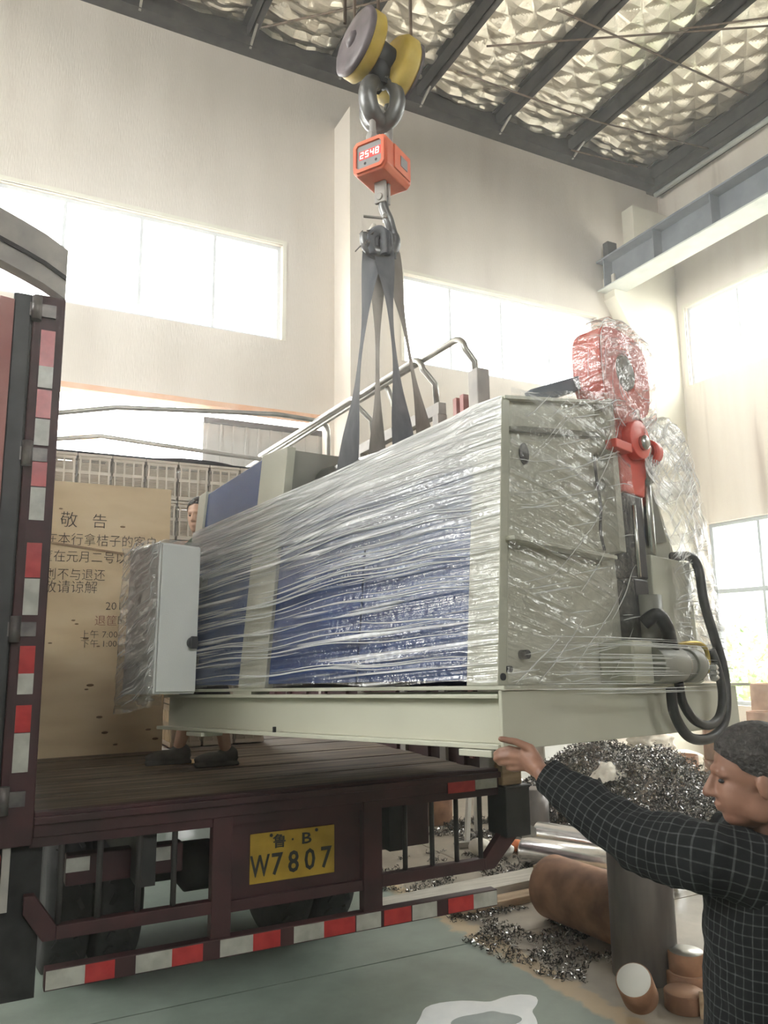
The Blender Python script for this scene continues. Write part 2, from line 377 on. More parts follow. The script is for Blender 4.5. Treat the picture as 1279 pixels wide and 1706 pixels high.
def smooth_path(pts, n=8):
    pts = [Vector(p) for p in pts]; out = []
    for i in range(len(pts)-1):
        p0, p1, p2, p3 = pts[max(i-1, 0)], pts[i], pts[i+1], pts[min(i+2, len(pts)-1)]
        for k in range(n):
            t = k/n
            out.append(.5*((2*p1)+(p2-p0)*t+(2*p0-5*p1+4*p2-p3)*t*t+(3*p1-p0-3*p2+p3)*t**3))
    out.append(pts[-1]); return out
def text_mesh(body, size, mat, M, name, parent, align='LEFT', extrude=.0008, xs=1.0, thin=0):
    c = bpy.data.curves.new(name, 'FONT'); c.body = body; c.size = size; c.align_x = align; c.extrude = extrude; c.resolution_u = 2; c.offset = thin*size
    t = bpy.data.objects.new(name, c); COL.objects.link(t)
    dg = bpy.context.evaluated_depsgraph_get(); dg.update()
    me = bpy.data.meshes.new_from_object(t.evaluated_get(dg)); bpy.data.objects.remove(t)
    me.transform(M @ Matrix.Diagonal((xs, 1, 1, 1))); me.materials.clear(); me.materials.append(MATS[mat])
    return put(name, None, mat, parent, me=me)

# ================================================================== the hall
YA, XB, XL, YB, ZC = 9.5, 10.58, -7.0, -9.0, 10.22
WZ0, WZ1 = 5.91, 7.29           # high windows of the gable wall
def wall(name, mat, axis, pos, thick, u0, u1, z0, z1, holes):
    """wall in the plane axis = pos, growing outwards by thick, with rectangular openings (u0,u1,z0,z1)"""
    us = sorted({u0, u1, *[h[0] for h in holes], *[h[1] for h in holes]}); zs = sorted({z0, z1, *[h[2] for h in holes], *[h[3] for h in holes]})
    solid = lambda i, j: 0 <= i < len(us)-1 and 0 <= j < len(zs)-1 and not any(h[0] <= (us[i]+us[i+1])/2 <= h[1] and h[2] <= (zs[j]+zs[j+1])/2 <= h[3] for h in holes)
    P = (lambda u, t, z: (u, pos+t, z)) if axis == 'y' else (lambda u, t, z: (pos+t, u, z))
    mb = MB()
    for i in range(len(us)-1):
        for j in range(len(zs)-1):
            if not solid(i, j): continue
            a, b, c, d = us[i], us[i+1], zs[j], zs[j+1]
            for t in (0, thick): mb.add([P(a, t, c), P(b, t, c), P(b, t, d), P(a, t, d)], [(0, 1, 2, 3)])
            for (di, dj, q) in ((-1, 0, [(a, c), (a, d)]), (1, 0, [(b, c), (b, d)]), (0, -1, [(a, c), (b, c)]), (0, 1, [(a, d), (b, d)])):
                if not solid(i+di, j+dj):
                    (m, n), (o, p) = q
                    mb.add([P(m, 0, n), P(o, 0, p), P(o, thick, p), P(m, thick, n)], [(0, 1, 2, 3)])
    return struct(put(name, mb, mat))
winno = [0]
def window(axis, pos, u0, u1, z0, z1, mull, trans=(), mat='frame_white', fw=.05, depth=.07, detail=True, sgn=1):
    winno[0] += 1
    P = (lambda u, t: (u, pos+t)) if axis == 'y' else (lambda u, t: (pos+t, u))
    def bx(mb, ua, ub, ta, tb, za, zb):
        (xa, ya), (xb, yb) = P(ua, ta), P(ub, tb)
        return mb.box(min(xa, xb), max(xa, xb), min(ya, yb), max(ya, yb), za, zb)
    t0, t1 = .08*sgn, (.08+depth)*sgn
    e = bpy.data.objects.new('window_%d' % winno[0], None); COL.objects.link(e); e['kind'] = 'structure'
    f = MB()
    bx(f, u0, u1, t0, t1, z0, z0+fw); bx(f, u0, u1, t0, t1, z1-fw, z1); bx(f, u0, u0+fw, t0, t1, z0+fw, z1-fw); bx(f, u1-fw, u1, t0, t1, z0+fw, z1-fw)
    put('window_frame', f, mat, e)
    us = [u0+fw]+list(mull)+[u1-fw]; zs = [z0+fw]+list(trans)+[z1-fw]
    for u in mull: put('mullion', bx(MB(), u-fw*.4, u+fw*.4, t0, t1, z0+fw, z1-fw), mat, e)
    for z in trans: put('transom', bx(MB(), u0+fw, u1-fw, t0*1.03, t1*1.03, z-fw*.6, z+fw*.6), mat, e)
    for i in range(len(us)-1):
        for j in range(len(zs)-1):
            put('pane', bx(MB(), us[i]+.012, us[i+1]-.012, (t0+t1)/2-.003, (t0+t1)/2+.003, zs[j]+.012, zs[j+1]-.012), 'pane_glass', e)
    uc, zc = (u0+u1)/2, (z0+z1)/2; x, y = P(uc, .26*sgn)
    rz = {('y', 1): (R(-90), 0, 0), ('y', -1): (R(90), 0, 0), ('x', 1): (0, R(90), 0), ('x', -1): (0, R(-90), 0)}[(axis, sgn)]
    portal((x, y, zc), rz, (u1-u0) if axis == 'y' else (z1-z0), (z1-z0) if axis == 'y' else (u1-u0))
# openings
W1 = (-.37, 3.32, WZ0, WZ1); W2 = (5.2, 8.92, WZ0, WZ1); DOOR = (-.35, 4.02, 0, 4.92)
W3 = [(5.2, 9.09, 6.2, 7.62), (.2, 4.1, 6.2, 7.62)]
W4 = [(5.2, 9.0, .86, 3.77)]
WL = [(2.8, 8.6, 4.6, 8.8)]  # unseen left-wall window, sized for the daylight it throws on the film
WB = [(-2.0, 4.0, 6.0, 8.2)]  # unseen back-wall window, added to brighten faces turned to the camera
wall('wall_front', 'plaster', 'y', YA, .26, XL, XB, 0, ZC+.3, [W1, W2, DOOR])
wall('wall_right', 'plaster_stained', 'x', XB, .26, YB, YA+.26, 0, ZC+.3, W3+W4)
wall('wall_left', 'plaster', 'x', XL, -.26, YB, YA+.26, 0, ZC+.3, WL)
wall('wall_back', 'door_panel', 'y', YB, -.26, XL, XB, 0, ZC+.3, WB)
window('y', YA, *W1, [.55, 1.46, 2.40])
window('y', YA, *W2, [6.05, 7.0, 7.93])
for w in W3: window('x', XB, *w, [w[1]-1.01, w[1]-2.0, w[1]-3.0])
for w in W4: window('x', XB, *w, [w[1]-.92, w[1]-1.9, w[1]-2.88], [2.65], mat='frame_grey', fw=.06)
for w in WL: window('x', XL, *w, [w[0]+1, w[0]+2, w[0]+3], sgn=-1)
for w in WB: window('y', YB, *w, [w[0]+1, w[0]+2, w[0]+3], sgn=-1)
portal(((DOOR[0]+2.36)/2, YA+.3, 2.46), (R(-90), 0, 0), 2.7, 4.9)
# pale plaster reveals round the openings
for k, (w, ax) in enumerate(((W1, 'y'), (W2, 'y'), (W3[0], 'x'))):
    mb = MB(); b = .055
    for (a, c, d, e_) in ((w[0]-b, w[1]+b, w[3], w[3]+b), (w[0]-b, w[0], w[2], w[3]), (w[1], w[1]+b, w[2], w[3])):
        mb.box(a, c, YA-.012, YA+.02, d, e_) if ax == 'y' else mb.box(XB-.012, XB+.02, a, c, d, e_)
    struct(put('trim_%d' % (k+1), mb, 'column_paint'))
# orange lintel edge over the doorway
struct(put('trim_4', MB().box(-.35, 4.02, YA-.015, YA+.2, 4.86, 4.93), 'orange_lintel'))
# grey door leaf, ribbed sheet
dl = bpy.data.objects.new('door_1', None); COL.objects.link(dl); dl['kind'] = 'structure'
put('door_sheet', MB().box(2.37, 4.3, YA+.29, YA+.31, .02, 4.80), 'door_panel', dl)
put('door_rail', MB().box(2.37, 4.3, YA+.275, YA+.29, 4.72, 4.80), 'dark_steel', dl)
d2 = bpy.data.objects.new('light_block_leaf', None); COL.objects.link(d2); d2['kind'] = 'structure'  # unseen closed leaf, added to keep doorway light off the floor
put('door_sheet', MB().box(-.6, .22, YA+.29, YA+.31, .02, 4.95), 'door_panel', d2)
for k in range(4): put('door_rib', MB().box(-.5+k*.17, -.47+k*.17, YA+.278, YA+.29, .02, 4.9), 'door_panel', d2)
for k in range(11): put('door_rib', MB().box(2.42+k*.17, 2.45+k*.17, YA+.278, YA+.29, .02, 4.72), 'door_panel', dl)
# floor: concrete slabs with open joints
fl = bpy.data.objects.new('floor', None); COL.objects.link(fl); fl['kind'] = 'structure'
put('sub_floor', MB().box(XL, XB, YB, YA+.26, -.3, -.045), 'truck_dark', fl)
xs = [XL, -3.4, .2, 3.8, 7.4, XB]; ys = [YB, -4.4, .05, 4.47, YA+.26]
for i in range(len(xs)-1):
    for j in range(len(ys)-1):
        put('floor_slab', MB().box(xs[i]+.005, xs[i+1]-.005, ys[j]+.006, ys[j+1]-.006, -.045, 0), 'floor_paint', fl)
# pilaster of the gable wall and the corner column with its corbel
struct(put('trim_5', MB().box(4.09, 4.62, 8.96, YA+.01, 0, 9.30), 'plaster'))
cc = MB(); cc.box(9.66, XB+.01, 9.24, YA+.005, 0, 9.42)
cc.prism([(9.66, 6.75), (9.66, 8.02), (9.12, 8.02), (9.12, 7.62)], 9.24, YA+.004, 'xzy')
struct(put('trim_6', cc, 'column_paint'))
# gable beam, eaves beam
gb = MB(); gb.box(XL, XB, 9.28, YA, 10.0, 10.14); gb.box(XL, XB, 9.36, 9.42, 10.14, 10.5); gb.box(XL, XB, 9.2, YA, 10.5, 10.56)
struct(put('trim_7', gb, 'dark_steel'))
struct(put('trim_8', MB().box(10.3, XB, YB, YA, 9.95, 10.25), 'dark_steel'))
struct(put('trim_9', MB().cyl((10.42, YB, 9.9), (10.42, YA-.1, 9.9), .045, 10), 'flange_pale'))
# ceiling: foil blankets sagging between purlins
ce = bpy.data.objects.new('ceiling', None); COL.objects.link(ce); ce['kind'] = 'structure'
put('roof_deck', MB().box(XL, XB+.3, YB, YA+.3, 10.62, 10.7), 'dark_steel', ce)
PX = [-6.2, -4.7, -3.2, -1.72, -.25, 1.24, 2.72, 4.07, 5.42, 6.9, 8.4, 10.3]
def foil(x0, x1, seed, fine):
    nx, ny = (48, 330) if fine else (6, 30)
    L_ = 9.45-YB
    def fn(u, v):
        x = x0+(x1-x0)*u; y = YB+L_*v if not fine else -1.0+(9.45+1.0)*v
        a, b = (x*.9+y*1.0)/.23, (x*.9-y*1.0)/.23
        q = 1-max(abs(2*(a/2-math.floor(a/2))-1), abs(2*(b/2-math.floor(b/2))-1))
        wr = noise.noise((x*3.1+seed, y*2.3, seed*1.7)); w2 = noise.noise((x*1.1, y*9+seed, 2.2)); w3 = noise.noise((x*5, y*1.3, seed+8.))
        z = 10.40-.07*math.sin(math.pi*u)-.045*q-.014*wr-.022*w2*max(0, (y-7.4)/2.0)*3-.012*w3
        return (x, y, z)
    return MB().grid(fn, nx, ny, False)
for i in range(len(PX)-1):
    put('foil_blanket', foil(PX[i]+.03, PX[i+1]-.03, i*3.3, PX[i+1] > 2), 'foil', ce)
for x in PX:
    mb = MB(); mb.box(x-.012, x+.012, YB, 9.45, 10.13, 10.38); mb.box(x-.012, x+.085, YB, 9.45, 10.13, 10.15); mb.box(x-.085, x+.012, YB, 9.45, 10.36, 10.38); mb.box(x+.07, x+.085, YB, 9.45, 10.15, 10.19)
    put('purlin', mb, 'dark_steel', ce)
    if x > 1: put('knee_brace', MB().bar((x+.03, 9.0, 10.15), (x+.03, 9.33, 10.0), .03, .03), 'pipe_steel', ce)
# tie rods under the purlins
rods = [((5.70, 7.9, 10.05), (9.9, 5.3, 10.05)), ((6.2, 7.0, 10.1), (9.9, 7.0, 10.1)), ((5.6, 8.5, 10.06), (8.1, 8.4, 10.0), (10.3, 8.1, 10.0)), ((2.8, 9.0, 10.08), (5.5, 6.6, 10.08)), ((7.9, 6.5, 10.07), (10.2, 4.8, 10.07)), ((8.3, 9.2, 10.05), (9.6, 9.0, 10.0))]
for r_ in rods: put('tie_rod', MB().tube(r_, .014, 6), 'rod_dark', ce)
# crane runway girder along the right wall, with rail and stiffeners
cg = thing('crane_girder', 'long dark grey crane runway girder on the column corbel along the right wall', 'girder', (8.95, 0, 7.74))
gx = 9.17
put('web', MB().box(gx-.012, gx+.012, YB, 9.46, 7.76, 8.26), 'girder_grey', cg)
put('bottom_flange', MB().box(gx-.22, gx+.22, YB, 9.46, 7.74, 7.765), 'flange_pale', cg)
put('top_flange', MB().box(gx-.22, gx+.22, YB, 9.46, 8.26, 8.29), 'girder_grey', cg)
put('rail', MB().box(gx-.03, gx+.03, YB, 9.3, 8.29, 8.38), 'rod_dark', cg)
for k in range(9): put('stiffener', MB().box(gx-.2, gx-.012, 9.3-k*1.1, 9.32-k*1.1, 7.77, 8.26), 'girder_grey', cg)
put('end_stop', MB().box(gx-.1, gx+.1, 9.28, 9.4, 8.38, 8.62), 'truck_black', cg)
# packing plate of the girder on the corbel
put('bearing_plate', MB().box(9.5, 9.62, 9.26, 9.3, 7.77, 8.02), 'flange_pale', cg)
# second rail-support beam seen above the girder
tb = put('busbar_rail', MB().box(10.2, 10.3, YB, 9.2, 8.95, 9.05), 'rod_dark'); tag(tb, 'dark horizontal conductor rail on the right wall above the crane girder', 'rail')
br = MB()
for k in range(8): br.box(10.24, XB, 8.9-k*2.1, 8.94-k*2.1, 8.97, 9.02)
put('bracket', br, 'rod_dark', tb)
# outside: ground, greenery, yellow-orange hoarding
struct(put('ground_outside', MB().box(-60, 70, YA+.3, 90, -.2, -.06).box(XB+.3, 70, -40, YA+.3, -.2, -.06), 'outside_ground'))
def bush(c, rx, rz, n, seed):
    rnd = random.Random(seed); mb = MB()
    for i in range(n):
        d = Vector((rnd.gauss(0, 1), rnd.gauss(0, 1), rnd.gauss(0, 1))).normalized()*(rnd.random()**.4)
        p = Vector(c)+Vector((d.x*rx, d.y*rx, d.z*rz)); a = Vector((rnd.uniform(-1, 1), rnd.uniform(-1, 1), rnd.uniform(-1, 1))).normalized(); b = a.orthogonal().normalized(); s_ = rnd.uniform(.1, .2)
        mb.add([p-a*s_, p+b*s_*.5, p+a*s_, p-b*s_*.5], [(0, 1, 2, 3)])
    return mb
for k, (c, rx, rz, lab) in enumerate([((15.2, 11.0, .9), 1.3, 1.5, 'leafy green shrub outside the low right window, nearest the wall'), ((17.5, 14.0, 1.2), 1.6, 1.7, 'leafy green shrub in the middle outside the low right window'), ((20.0, 18.0, 1.6), 2.0, 2.2, 'tall leafy shrub farthest outside the low right window')]):
    t = thing('garden_shrub', lab, 'shrub', (c[0], c[1], -.06), group='shrubs outside the right window')
    put('foliage', bush(c, rx, rz, 900, k), 'leaf', t, kind='stuff'); put('trunk', MB().cyl((c[0], c[1], -.06), (c[0], c[1], c[2]), .07, 8), 'timber', t)
t = thing('hoarding', 'orange and yellow signboard seen through the bright doorway', 'signboard', (2.6, 30.0, -.06))
put('board', MB().box(2.30, 3.35, 30, 30.06, 9.45, 10.25), 'sign_orange', t, bevel=.01); put('post', MB().cyl((2.5, 30.1, -.06), (2.5, 30.1, 10.2), .08, 8), 'pipe_steel', t)

# ================================================================== the truck (rear towards the camera)
TY, BZ, TX0, TX1, TYF = 3.7, 1.16, .25, 2.556, 9.15
tr = thing('stake_truck', 'dark red stake-bed truck backed in with its rear towards the camera', 'truck', (1.4, 6.0, 0))
# bed planks across
npl = 26; pw = (TYF-TY-.06)/npl
for k in range(npl):
    y0 = TY+.06+k*pw
    put('bed_plank', MB().box(TX0, TX1, y0+.003, y0+pw-.003, BZ-.035+.004*(k % 3), BZ-.002-.003*(k % 2)), 'bed_wood', tr)
put('bed_frame', MB().box(TX0-.02, TX1+.02, TY+.07, TYF, BZ-.12, BZ-.04), 'truck_dark', tr)
put('rear_sill', MB().box(TX0-.01, TX1+.015, TY-.005, TY+.055, 1.075, 1.175).box(TX0-.01, TX1+.015, TY-.03, TY-.004, 1.13, 1.16), 'truck_red', tr, bevel=.004)
put('rear_crossmember', MB().box(TX0-.02, TX1+.02, TY+.01, TY+.06, 1.035, 1.075), 'truck_red', tr)
for x in (.72, 1.98): put('chassis_rail', MB().box(x-.04, x+.04, TY+.08, TYF, .80, 1.03), 'truck_dark', tr)
for y in (4.6, 5.6, 6.8, 8.0): put('cross_beam', MB().box(TX0, TX1, y-.04, y+.04, BZ-.22, BZ-.12), 'truck_dark', tr)
# rear under-run guard
for x0, x1 in ((1.755, 1.857), (.995, 1.087)): put('guard_post', MB().box(x0, x1, TY+.0, TY+.06, .49, 1.075), 'truck_red', tr, bevel=.004)
put('middle_rail', MB().box(1.857, 2.47, TY, TY+.05, .66, .718), 'truck_red', tr, bevel=.004)
put('middle_rail', MB().box(.35, .995, TY, TY+.05, .665, .72), 'truck_red', tr, bevel=.004)
put('middle_rail', MB().box(1.087, 1.755, TY+.012, TY+.05, .655, .705), 'truck_red', tr, bevel=.004)
put('guard_bracket', MB().prism([(2.47, .66), (2.53, .66), (2.72, .84), (2.72, .92), (2.66, .92), (2.47, .718)], TY, TY+.05, 'xzy'), 'truck_red', tr, bevel=.004)
put('guard_bracket', MB().prism([(.35, .665), (.35, .72), (.26, .85), (.22, .85), (.22, .78), (.30, .665)], TY, TY+.05, 'xzy'), 'truck_red', tr, bevel=.004)
bump = put('bumper_bar', MB().box(.315, 2.535, TY-.01, TY+.05, .478, .560), 'truck_red', tr, bevel=.004)
for x in (2.002, 2.162, 2.312, 2.463, .357, .513, .677, .83): put('guard_rod', MB().cyl((x, TY+.03, .70), (x, TY+.03, 1.06), .013, 10), 'truck_dark', tr)
for x0, x1, c in ((.32, .47, 'white'), (.47, .588, 'red'), (.673, .825, 'white'), (.825, .96, 'red'), (1.037, 1.189, 'white'), (1.189, 1.32, 'red'), (1.386, 1.537, 'white'), (1.537, 1.70, 'red'), (1.707, 1.84, 'white'), (1.857, 2.01, 'red'), (2.016, 2.16, 'white'), (2.228, 2.382, 'red'), (2.382, 2.53, 'white')):
    sub('reflective_sticker', MB().box(x0, x1, TY-.0125, TY-.0102, .484, .555), 'sticker_'+c, bump)
sill = put('sill_sticker_backing', MB().box(2.25, 2.55, TY-.012, TY-.006, 1.080, 1.125), 'truck_red', tr)
sub('reflective_sticker', MB().box(2.24, 2.41, TY-.0145, TY-.0122, 1.072, 1.130), 'sticker_red', sill); sub('reflective_sticker', MB().box(2.412, 2.552, TY-.0145, TY-.0122, 1.078, 1.130), 'sticker_white', sill)
# number plate on its panel
pan = put('plate_panel', MB().box(1.09, 1.745, TY+.03, TY+.045, .70, 1.06), 'truck_red', tr)
npz = put('number_plate', MB().box(1.178, 1.606, TY+.022, TY+.029, .758, .980), 'plate_yellow', tr, bevel=.004)
def ymat(x, y, z): return Matrix.Translation((x, y, z)) @ Matrix.Rotation(R(90), 4, 'X')
def plate_text(body, x, z, size, xs):
    o = text_mesh(body, size, 'plate_black', ymat(x, TY+.0215, z), 'lettering', None, 'CENTER', .0006, xs, .016); o.parent = npz
plate_text('鲁', 1.322, .912, .066, 1.05); plate_text('·', 1.388, .912, .07, 1); plate_text('B', 1.458, .910, .072, 1.35)
for k, ch in enumerate('W7807'): plate_text(ch, 1.226+k*.0835, .790, .135, .66 if ch == 'W' else .86)
sub('bolt', MB().cyl((1.28, TY+.018, .966), (1.28, TY+.023, .966), .008, 8), 'truck_black', npz); sub('bolt', MB().cyl((1.51, TY+.018, .966), (1.51, TY+.023, .966), .008, 8), 'truck_black', npz)
# corner bumper block and timber at the right rear corner
put('corner_buffer', MB().box(2.575, 2.735, TY-.06, TY+.12, .82, 1.08).box(2.57, 2.74, TY-.065, TY+.125, 1.07, 1.085), 'truck_black', tr, bevel=.006)
put('buffer_bracket', MB().prism([(2.70, .80), (2.80, .80), (2.80, .84), (2.75, .87), (2.70, .87)], TY-.02, TY+.08, 'xzy'), 'truck_grey', tr)
# rear left post with hinges and stickers
put('rear_post', MB().box(.105, .238, TY-.02, TY+.10, 1.05, 3.44), 'truck_red', tr, bevel=.005)
post = put('post_face', MB().box(.135, .215, TY-.024, TY-.0205, 1.3, 3.3), 'truck_red', tr)
for z0, z1, c in ((3.1, 3.27, 'red'), (3.0, 3.1, 'white'), (2.86, 2.99, 'red'), (2.735, 2.855, 'white'), (2.55, 2.66, 'red'), (2.40, 2.545, 'white'), (2.15, 2.30, 'red'), (1.99, 2.145, 'white'), (1.745, 1.86, 'red'), (1.66, 1.745, 'white'), (1.505, 1.615, 'red'), (1.345, 1.502, 'white')):
    sub('reflective_sticker', MB().box(.143, .203, TY-.028, TY-.0242, z0, z1), 'sticker_'+c, post)
for z in (3.36, 2.69, 1.93, 1.24): put('hinge', MB().cyl((.118, TY-.045, z-.055), (.118, TY-.045, z+.055), .022, 12).box(.09, .2, TY-.035, TY-.0215, z-.03, z+.03), 'hinge_steel', tr)
# door seal and opened left rear door
put('door_seal', MB().box(.022, .103, TY-.03, TY+.06, .98, 3.43), 'truck_black', tr, bevel=.01)
a = R(-16); dx, dy = math.sin(a), math.cos(a)
def doorM(): return Matrix.Translation((.018, TY-.03, 0)) @ Matrix.Rotation(-a, 4, 'Z')
dr = put('rear_door', MB().box(-.05, .0, .02, 1.12, 1.08, 3.36, doorM()), 'truck_red_door', tr, bevel=.006)
for z in (1.14, 1.7, 2.2, 2.7, 3.29): sub('door_rib', MB().box(-.075, -.048, .04, 1.10, z-.045, z+.045, doorM()), 'truck_red_door', dr)
sub('door_frame', MB().box(-.06, .0, -.03, .02, 1.06, 3.38, doorM()), 'truck_red_door', dr)
for z in (1.5, 2.3, 3.0): sub('lock_bar', MB().box(-.075, -.05, .3, .36, z, z+.2, doorM()), 'truck_dark', dr)
# arched header beam, swung out to the left
def header(u, v, off, hh):
    x = .235-u*1.15; z = 3.44+.30*u**.75
    return (x, TY+.02-.25*u+off, z+hh*v)
hb = MB(); n = 12
for k in range(n):
    for off in (0,):
        a0, a1 = k/n, (k+1)/n
        vs = [header(u, v, o_, .24) for u in (a0, a1) for v in (0, 1) for o_ in (-.04, .05)]
        hb.add(vs, [(0, 2, 6, 4), (1, 5, 7, 3), (0, 4, 5, 1), (2, 3, 7, 6)]+([(0, 1, 3, 2)] if k == 0 else [])+([(4, 6, 7, 5)] if k == n-1 else []))
hd = put('roof_header', hb, 'truck_grey', tr)
hb = MB()
for k in range(n):
    a0, a1 = k/n, (k+1)/n
    vs = [(header(u, 0, o_, .24)[0], header(u, 0, o_, .24)[1], header(u, 0, o_, .24)[2]+.085+.02*v) for u in (a0, a1) for v in (0, 1) for o_ in (-.052, -.041)]
    hb.add(vs, [(0, 2, 6, 4), (1, 5, 7, 3), (0, 4, 5, 1), (2, 3, 7, 6), (0, 1, 3, 2), (4, 6, 7, 5)])
sub('header_seam', hb, 'truck_dark', hd)
# left side: mud flap and tail-lamp box hanging under the corner
put('mud_flap', MB().box(.0, .285, TY+.06, TY+.09, .44, 1.05), 'rubber', tr)
put('tail_lamp', MB().box(.04, .125, TY-.0, TY+.05, .88, 1.02), 'sticker_red', tr, bevel=.008); put('lamp_bracket', MB().box(.13, .16, TY, TY+.05, .80, 1.05), 'truck_grey', tr)
put('left_side_wall', MB().box(.17, .23, TY+.12, TYF, BZ-.06, 1.9).box(.17, .23, TY+.12, TYF, 2.3, 2.36).box(.17, .23, TY+.12, TYF, 3.36, 3.42), 'truck_red', tr)
for k in range(6): put('side_stake', MB().box(.165, .235, TY+.5+k*.9, TY+.56+k*.9, BZ-.06, 3.42), 'truck_red', tr)
# right side stake wall
put('side_rail', MB().box(TX1-.01, TX1+.05, TY+.5, TYF, 3.33, 3.41), 'truck_grey', tr, bevel=.004)
put('side_rail', MB().box(TX1-.01, TX1+.05, TY+.5, TYF, 2.72, 2.78), 'truck_grey', tr, bevel=.004)
for y in (4.24, 4.75, 5.43, 6.2, 7.0, 7.8, 8.6): put('side_stake', MB().box(TX1-.012, TX1+.055, y-.035, y+.035, BZ-.04, 3.33), 'truck_grey', tr)
put('side_panel', MB().box(TX1+.01, TX1+.03, TY+.1, TYF, BZ-.04, 2.7), 'truck_red', tr)
for k in range(12): sub_ = put('panel_rib', MB().box(TX1-.012, TX1+.0095, TY+.3+k*.42, TY+.38+k*.42, BZ-.03, 2.68), 'truck_red', tr)
put('rear_right_post', MB().box(TX1-.02, TX1+.07, TY+.03, TY+.13, BZ-.04, 3.49), 'truck_grey', tr, bevel=.006)
for y in (TY+.22, TY+.30): put('post_bar', MB().box(TX1, TX1+.04, y, y+.04, 1.2, 3.38), 'truck_red_door', tr)
put('side_sheet', MB().box(TX1+.03, TX1+.045, 4.1, TYF, 2.8, 3.18), 'green_tarp', tr)
# roof tubes: stubs on the right rail bending back along the roof
for (y0, zt, off, ylen) in ((3.80, 3.72, 0, 8.8), (4.26, 3.735, -.035, 8.5), (4.86, 3.75, .03, 8.0), (5.2, 3.74, -.07, 7.6)):
    x = TX1-.05+off
    pts = [(TX1+.02, y0, 3.36), (TX1+.02-(.02-off)*.3, y0, 3.55)]+[(x, y0+.13-.13*math.cos(R(q)), zt-.13+.13*math.sin(R(q))) for q in range(15, 91, 15)]+[(x, y0+.6, zt+.01), (x, ylen, zt+.055)]
    put('roof_tube', MB().tube(pts, .021, 10), 'pipe_steel', tr)
for y, zz in ((6.1, 3.775), (7.0, 3.60)):
    pts = [(TX1+.02, y, 3.36), (TX1+.015, y, zz-.1)]+[(TX1-.085+.1*math.cos(R(q)), y, zz-.1+.1*math.sin(R(q))) for q in range(15, 91, 15)]+[(2.1, y, zz+.012), (1.3, y, zz-.055+(.1 if y > 6.5 else 0)), (.8, y, zz-.1+(.17 if y > 6.5 else 0)), (.20, y, zz-.24+(.2 if y > 6.5 else 0)), (.20, y, 3.40)]
    put('roof_bow', MB().tube(pts, .02, 10), 'pipe_steel', tr)
# wheels, axle, tank
def wheel(x, y):
    M = Matrix.Translation((x, y, .47)) @ Matrix.Rotation(R(90), 4, 'Y')
    w = put('wheel', MB().lathe([(.27, -.09), (.33, -.115), (.43, -.12), (.465, -.10), (.47, 0), (.465, .10), (.43, .12), (.33, .115), (.27, .09)], 36, M), 'rubber', tr)
    sub('rim', MB().lathe([(.06, -.02), (.20, -.06), (.27, -.088), (.275, .088), (.2, .03), (.06, .05)], 28, M), 'truck_dark', w)
    tdm = MB()
    for k in range(28):
        q = R(360/28*k)
        for s_ in (-1, 1): tdm.box(-.012, .012, -.03, .03, .462, .478, Matrix.Translation((x+s_*.055, y, .47)) @ Matrix.Rotation(q, 4, 'X') @ Matrix.Rotation(R(25*s_), 4, 'Z'))
    sub('tread', tdm, 'rubber', w, kind='stuff')
for x in (.52, .80, 1.86, 2.14): wheel(x, 5.3)
put('axle', MB().cyl((.5, 5.3, .47), (2.2, 5.3, .47), .07, 14).lathe([(.05, -.16), (.15, -.08), (.15, .08), (.05, .16)], 20, Matrix.Translation((1.32, 5.3, .47)) @ Matrix.Rotation(R(90), 4, 'Y')), 'truck_dark', tr)
put('fuel_tank', MB().tube([(2.2, 6.4, .72), (2.62, 6.4, .72)], .24, 24, flat=1.3), 'truck_red', tr)
put('rear_lamp_bar', MB().box(.40, .92, TY+.25, TY+.33, .80, .93), 'truck_red', tr, bevel=.008)
for x0 in (.40, .76): put('lamp_lens', MB().box(x0, x0+.10, TY+.245, TY+.249, .86, .92), 'sticker_white', tr)
# unseen cab beyond the doorway, brought low to block light under the truck
cabm = put('cab', MB().prism([(9.32, .26), (11.2, .26), (11.25, 1.5), (11.0, 2.75), (9.4, 2.85)], .32, 2.30, 'yzx'), 'truck_red', tr, bevel=.04)
sub('windscreen', MB().prism([(11.225, 1.75), (11.06, 2.6), (11.09, 2.6), (11.255, 1.75)], .45, 2.17, 'yzx'), 'pane_glass', cabm)
for x in (.50, 2.12): wheel(x, 10.4)
put('tool_box', MB().box(2.10, 2.62, 4.55, 5.0-.2, .6, .9), 'truck_red', tr, bevel=.01)

# ================================================================== load already on the bed: plywood notice, crates
PY = 5.56
pb = thing('plywood_board', 'tall plywood sheet with handwritten Chinese notice standing on the truck bed', 'board', (.7, PY, BZ))
put('sheet', MB().box(.30, 1.13, PY, PY+.02, BZ, 1.592), 'plywood', pb); put('sheet', MB().box(.30, 1.13, PY-.003, PY+.017, 1.590, 2.955), 'plywood', pb)
put('cross_strip', MB().bar((.3, PY-.006, 2.545), (1.0, PY-.006, 2.46), .008, .014), 'timber', pb)
def write(body, x, z, size, mat='ink', xs=1.0): text_mesh(body, size, mat, ymat(x, PY-.0045, z), 'handwriting', pb, 'LEFT', .0005, xs, -.012)
write('敬', .405, 2.655, .115); write('告', .605, 2.66, .105)
write('在本行拿桔子的客户', .318, 2.535, .088, xs=.92)
write('筐在元月二号以前退', .30, 2.42, .085, xs=.92)
write('则不与退还', .33, 2.30, .085, xs=.9)
write('敬请谅解', .325, 2.215, .09, xs=.95)
write('2017', .72, 2.10, .075); write('退筐', .655, 2.0, .075, 'ink_red'); write('时间', .80, 2.0, .075)
write('上午 7:00—11:30', .57, 1.915, .06); write('下午 1:00—5:00', .575, 1.855, .058)
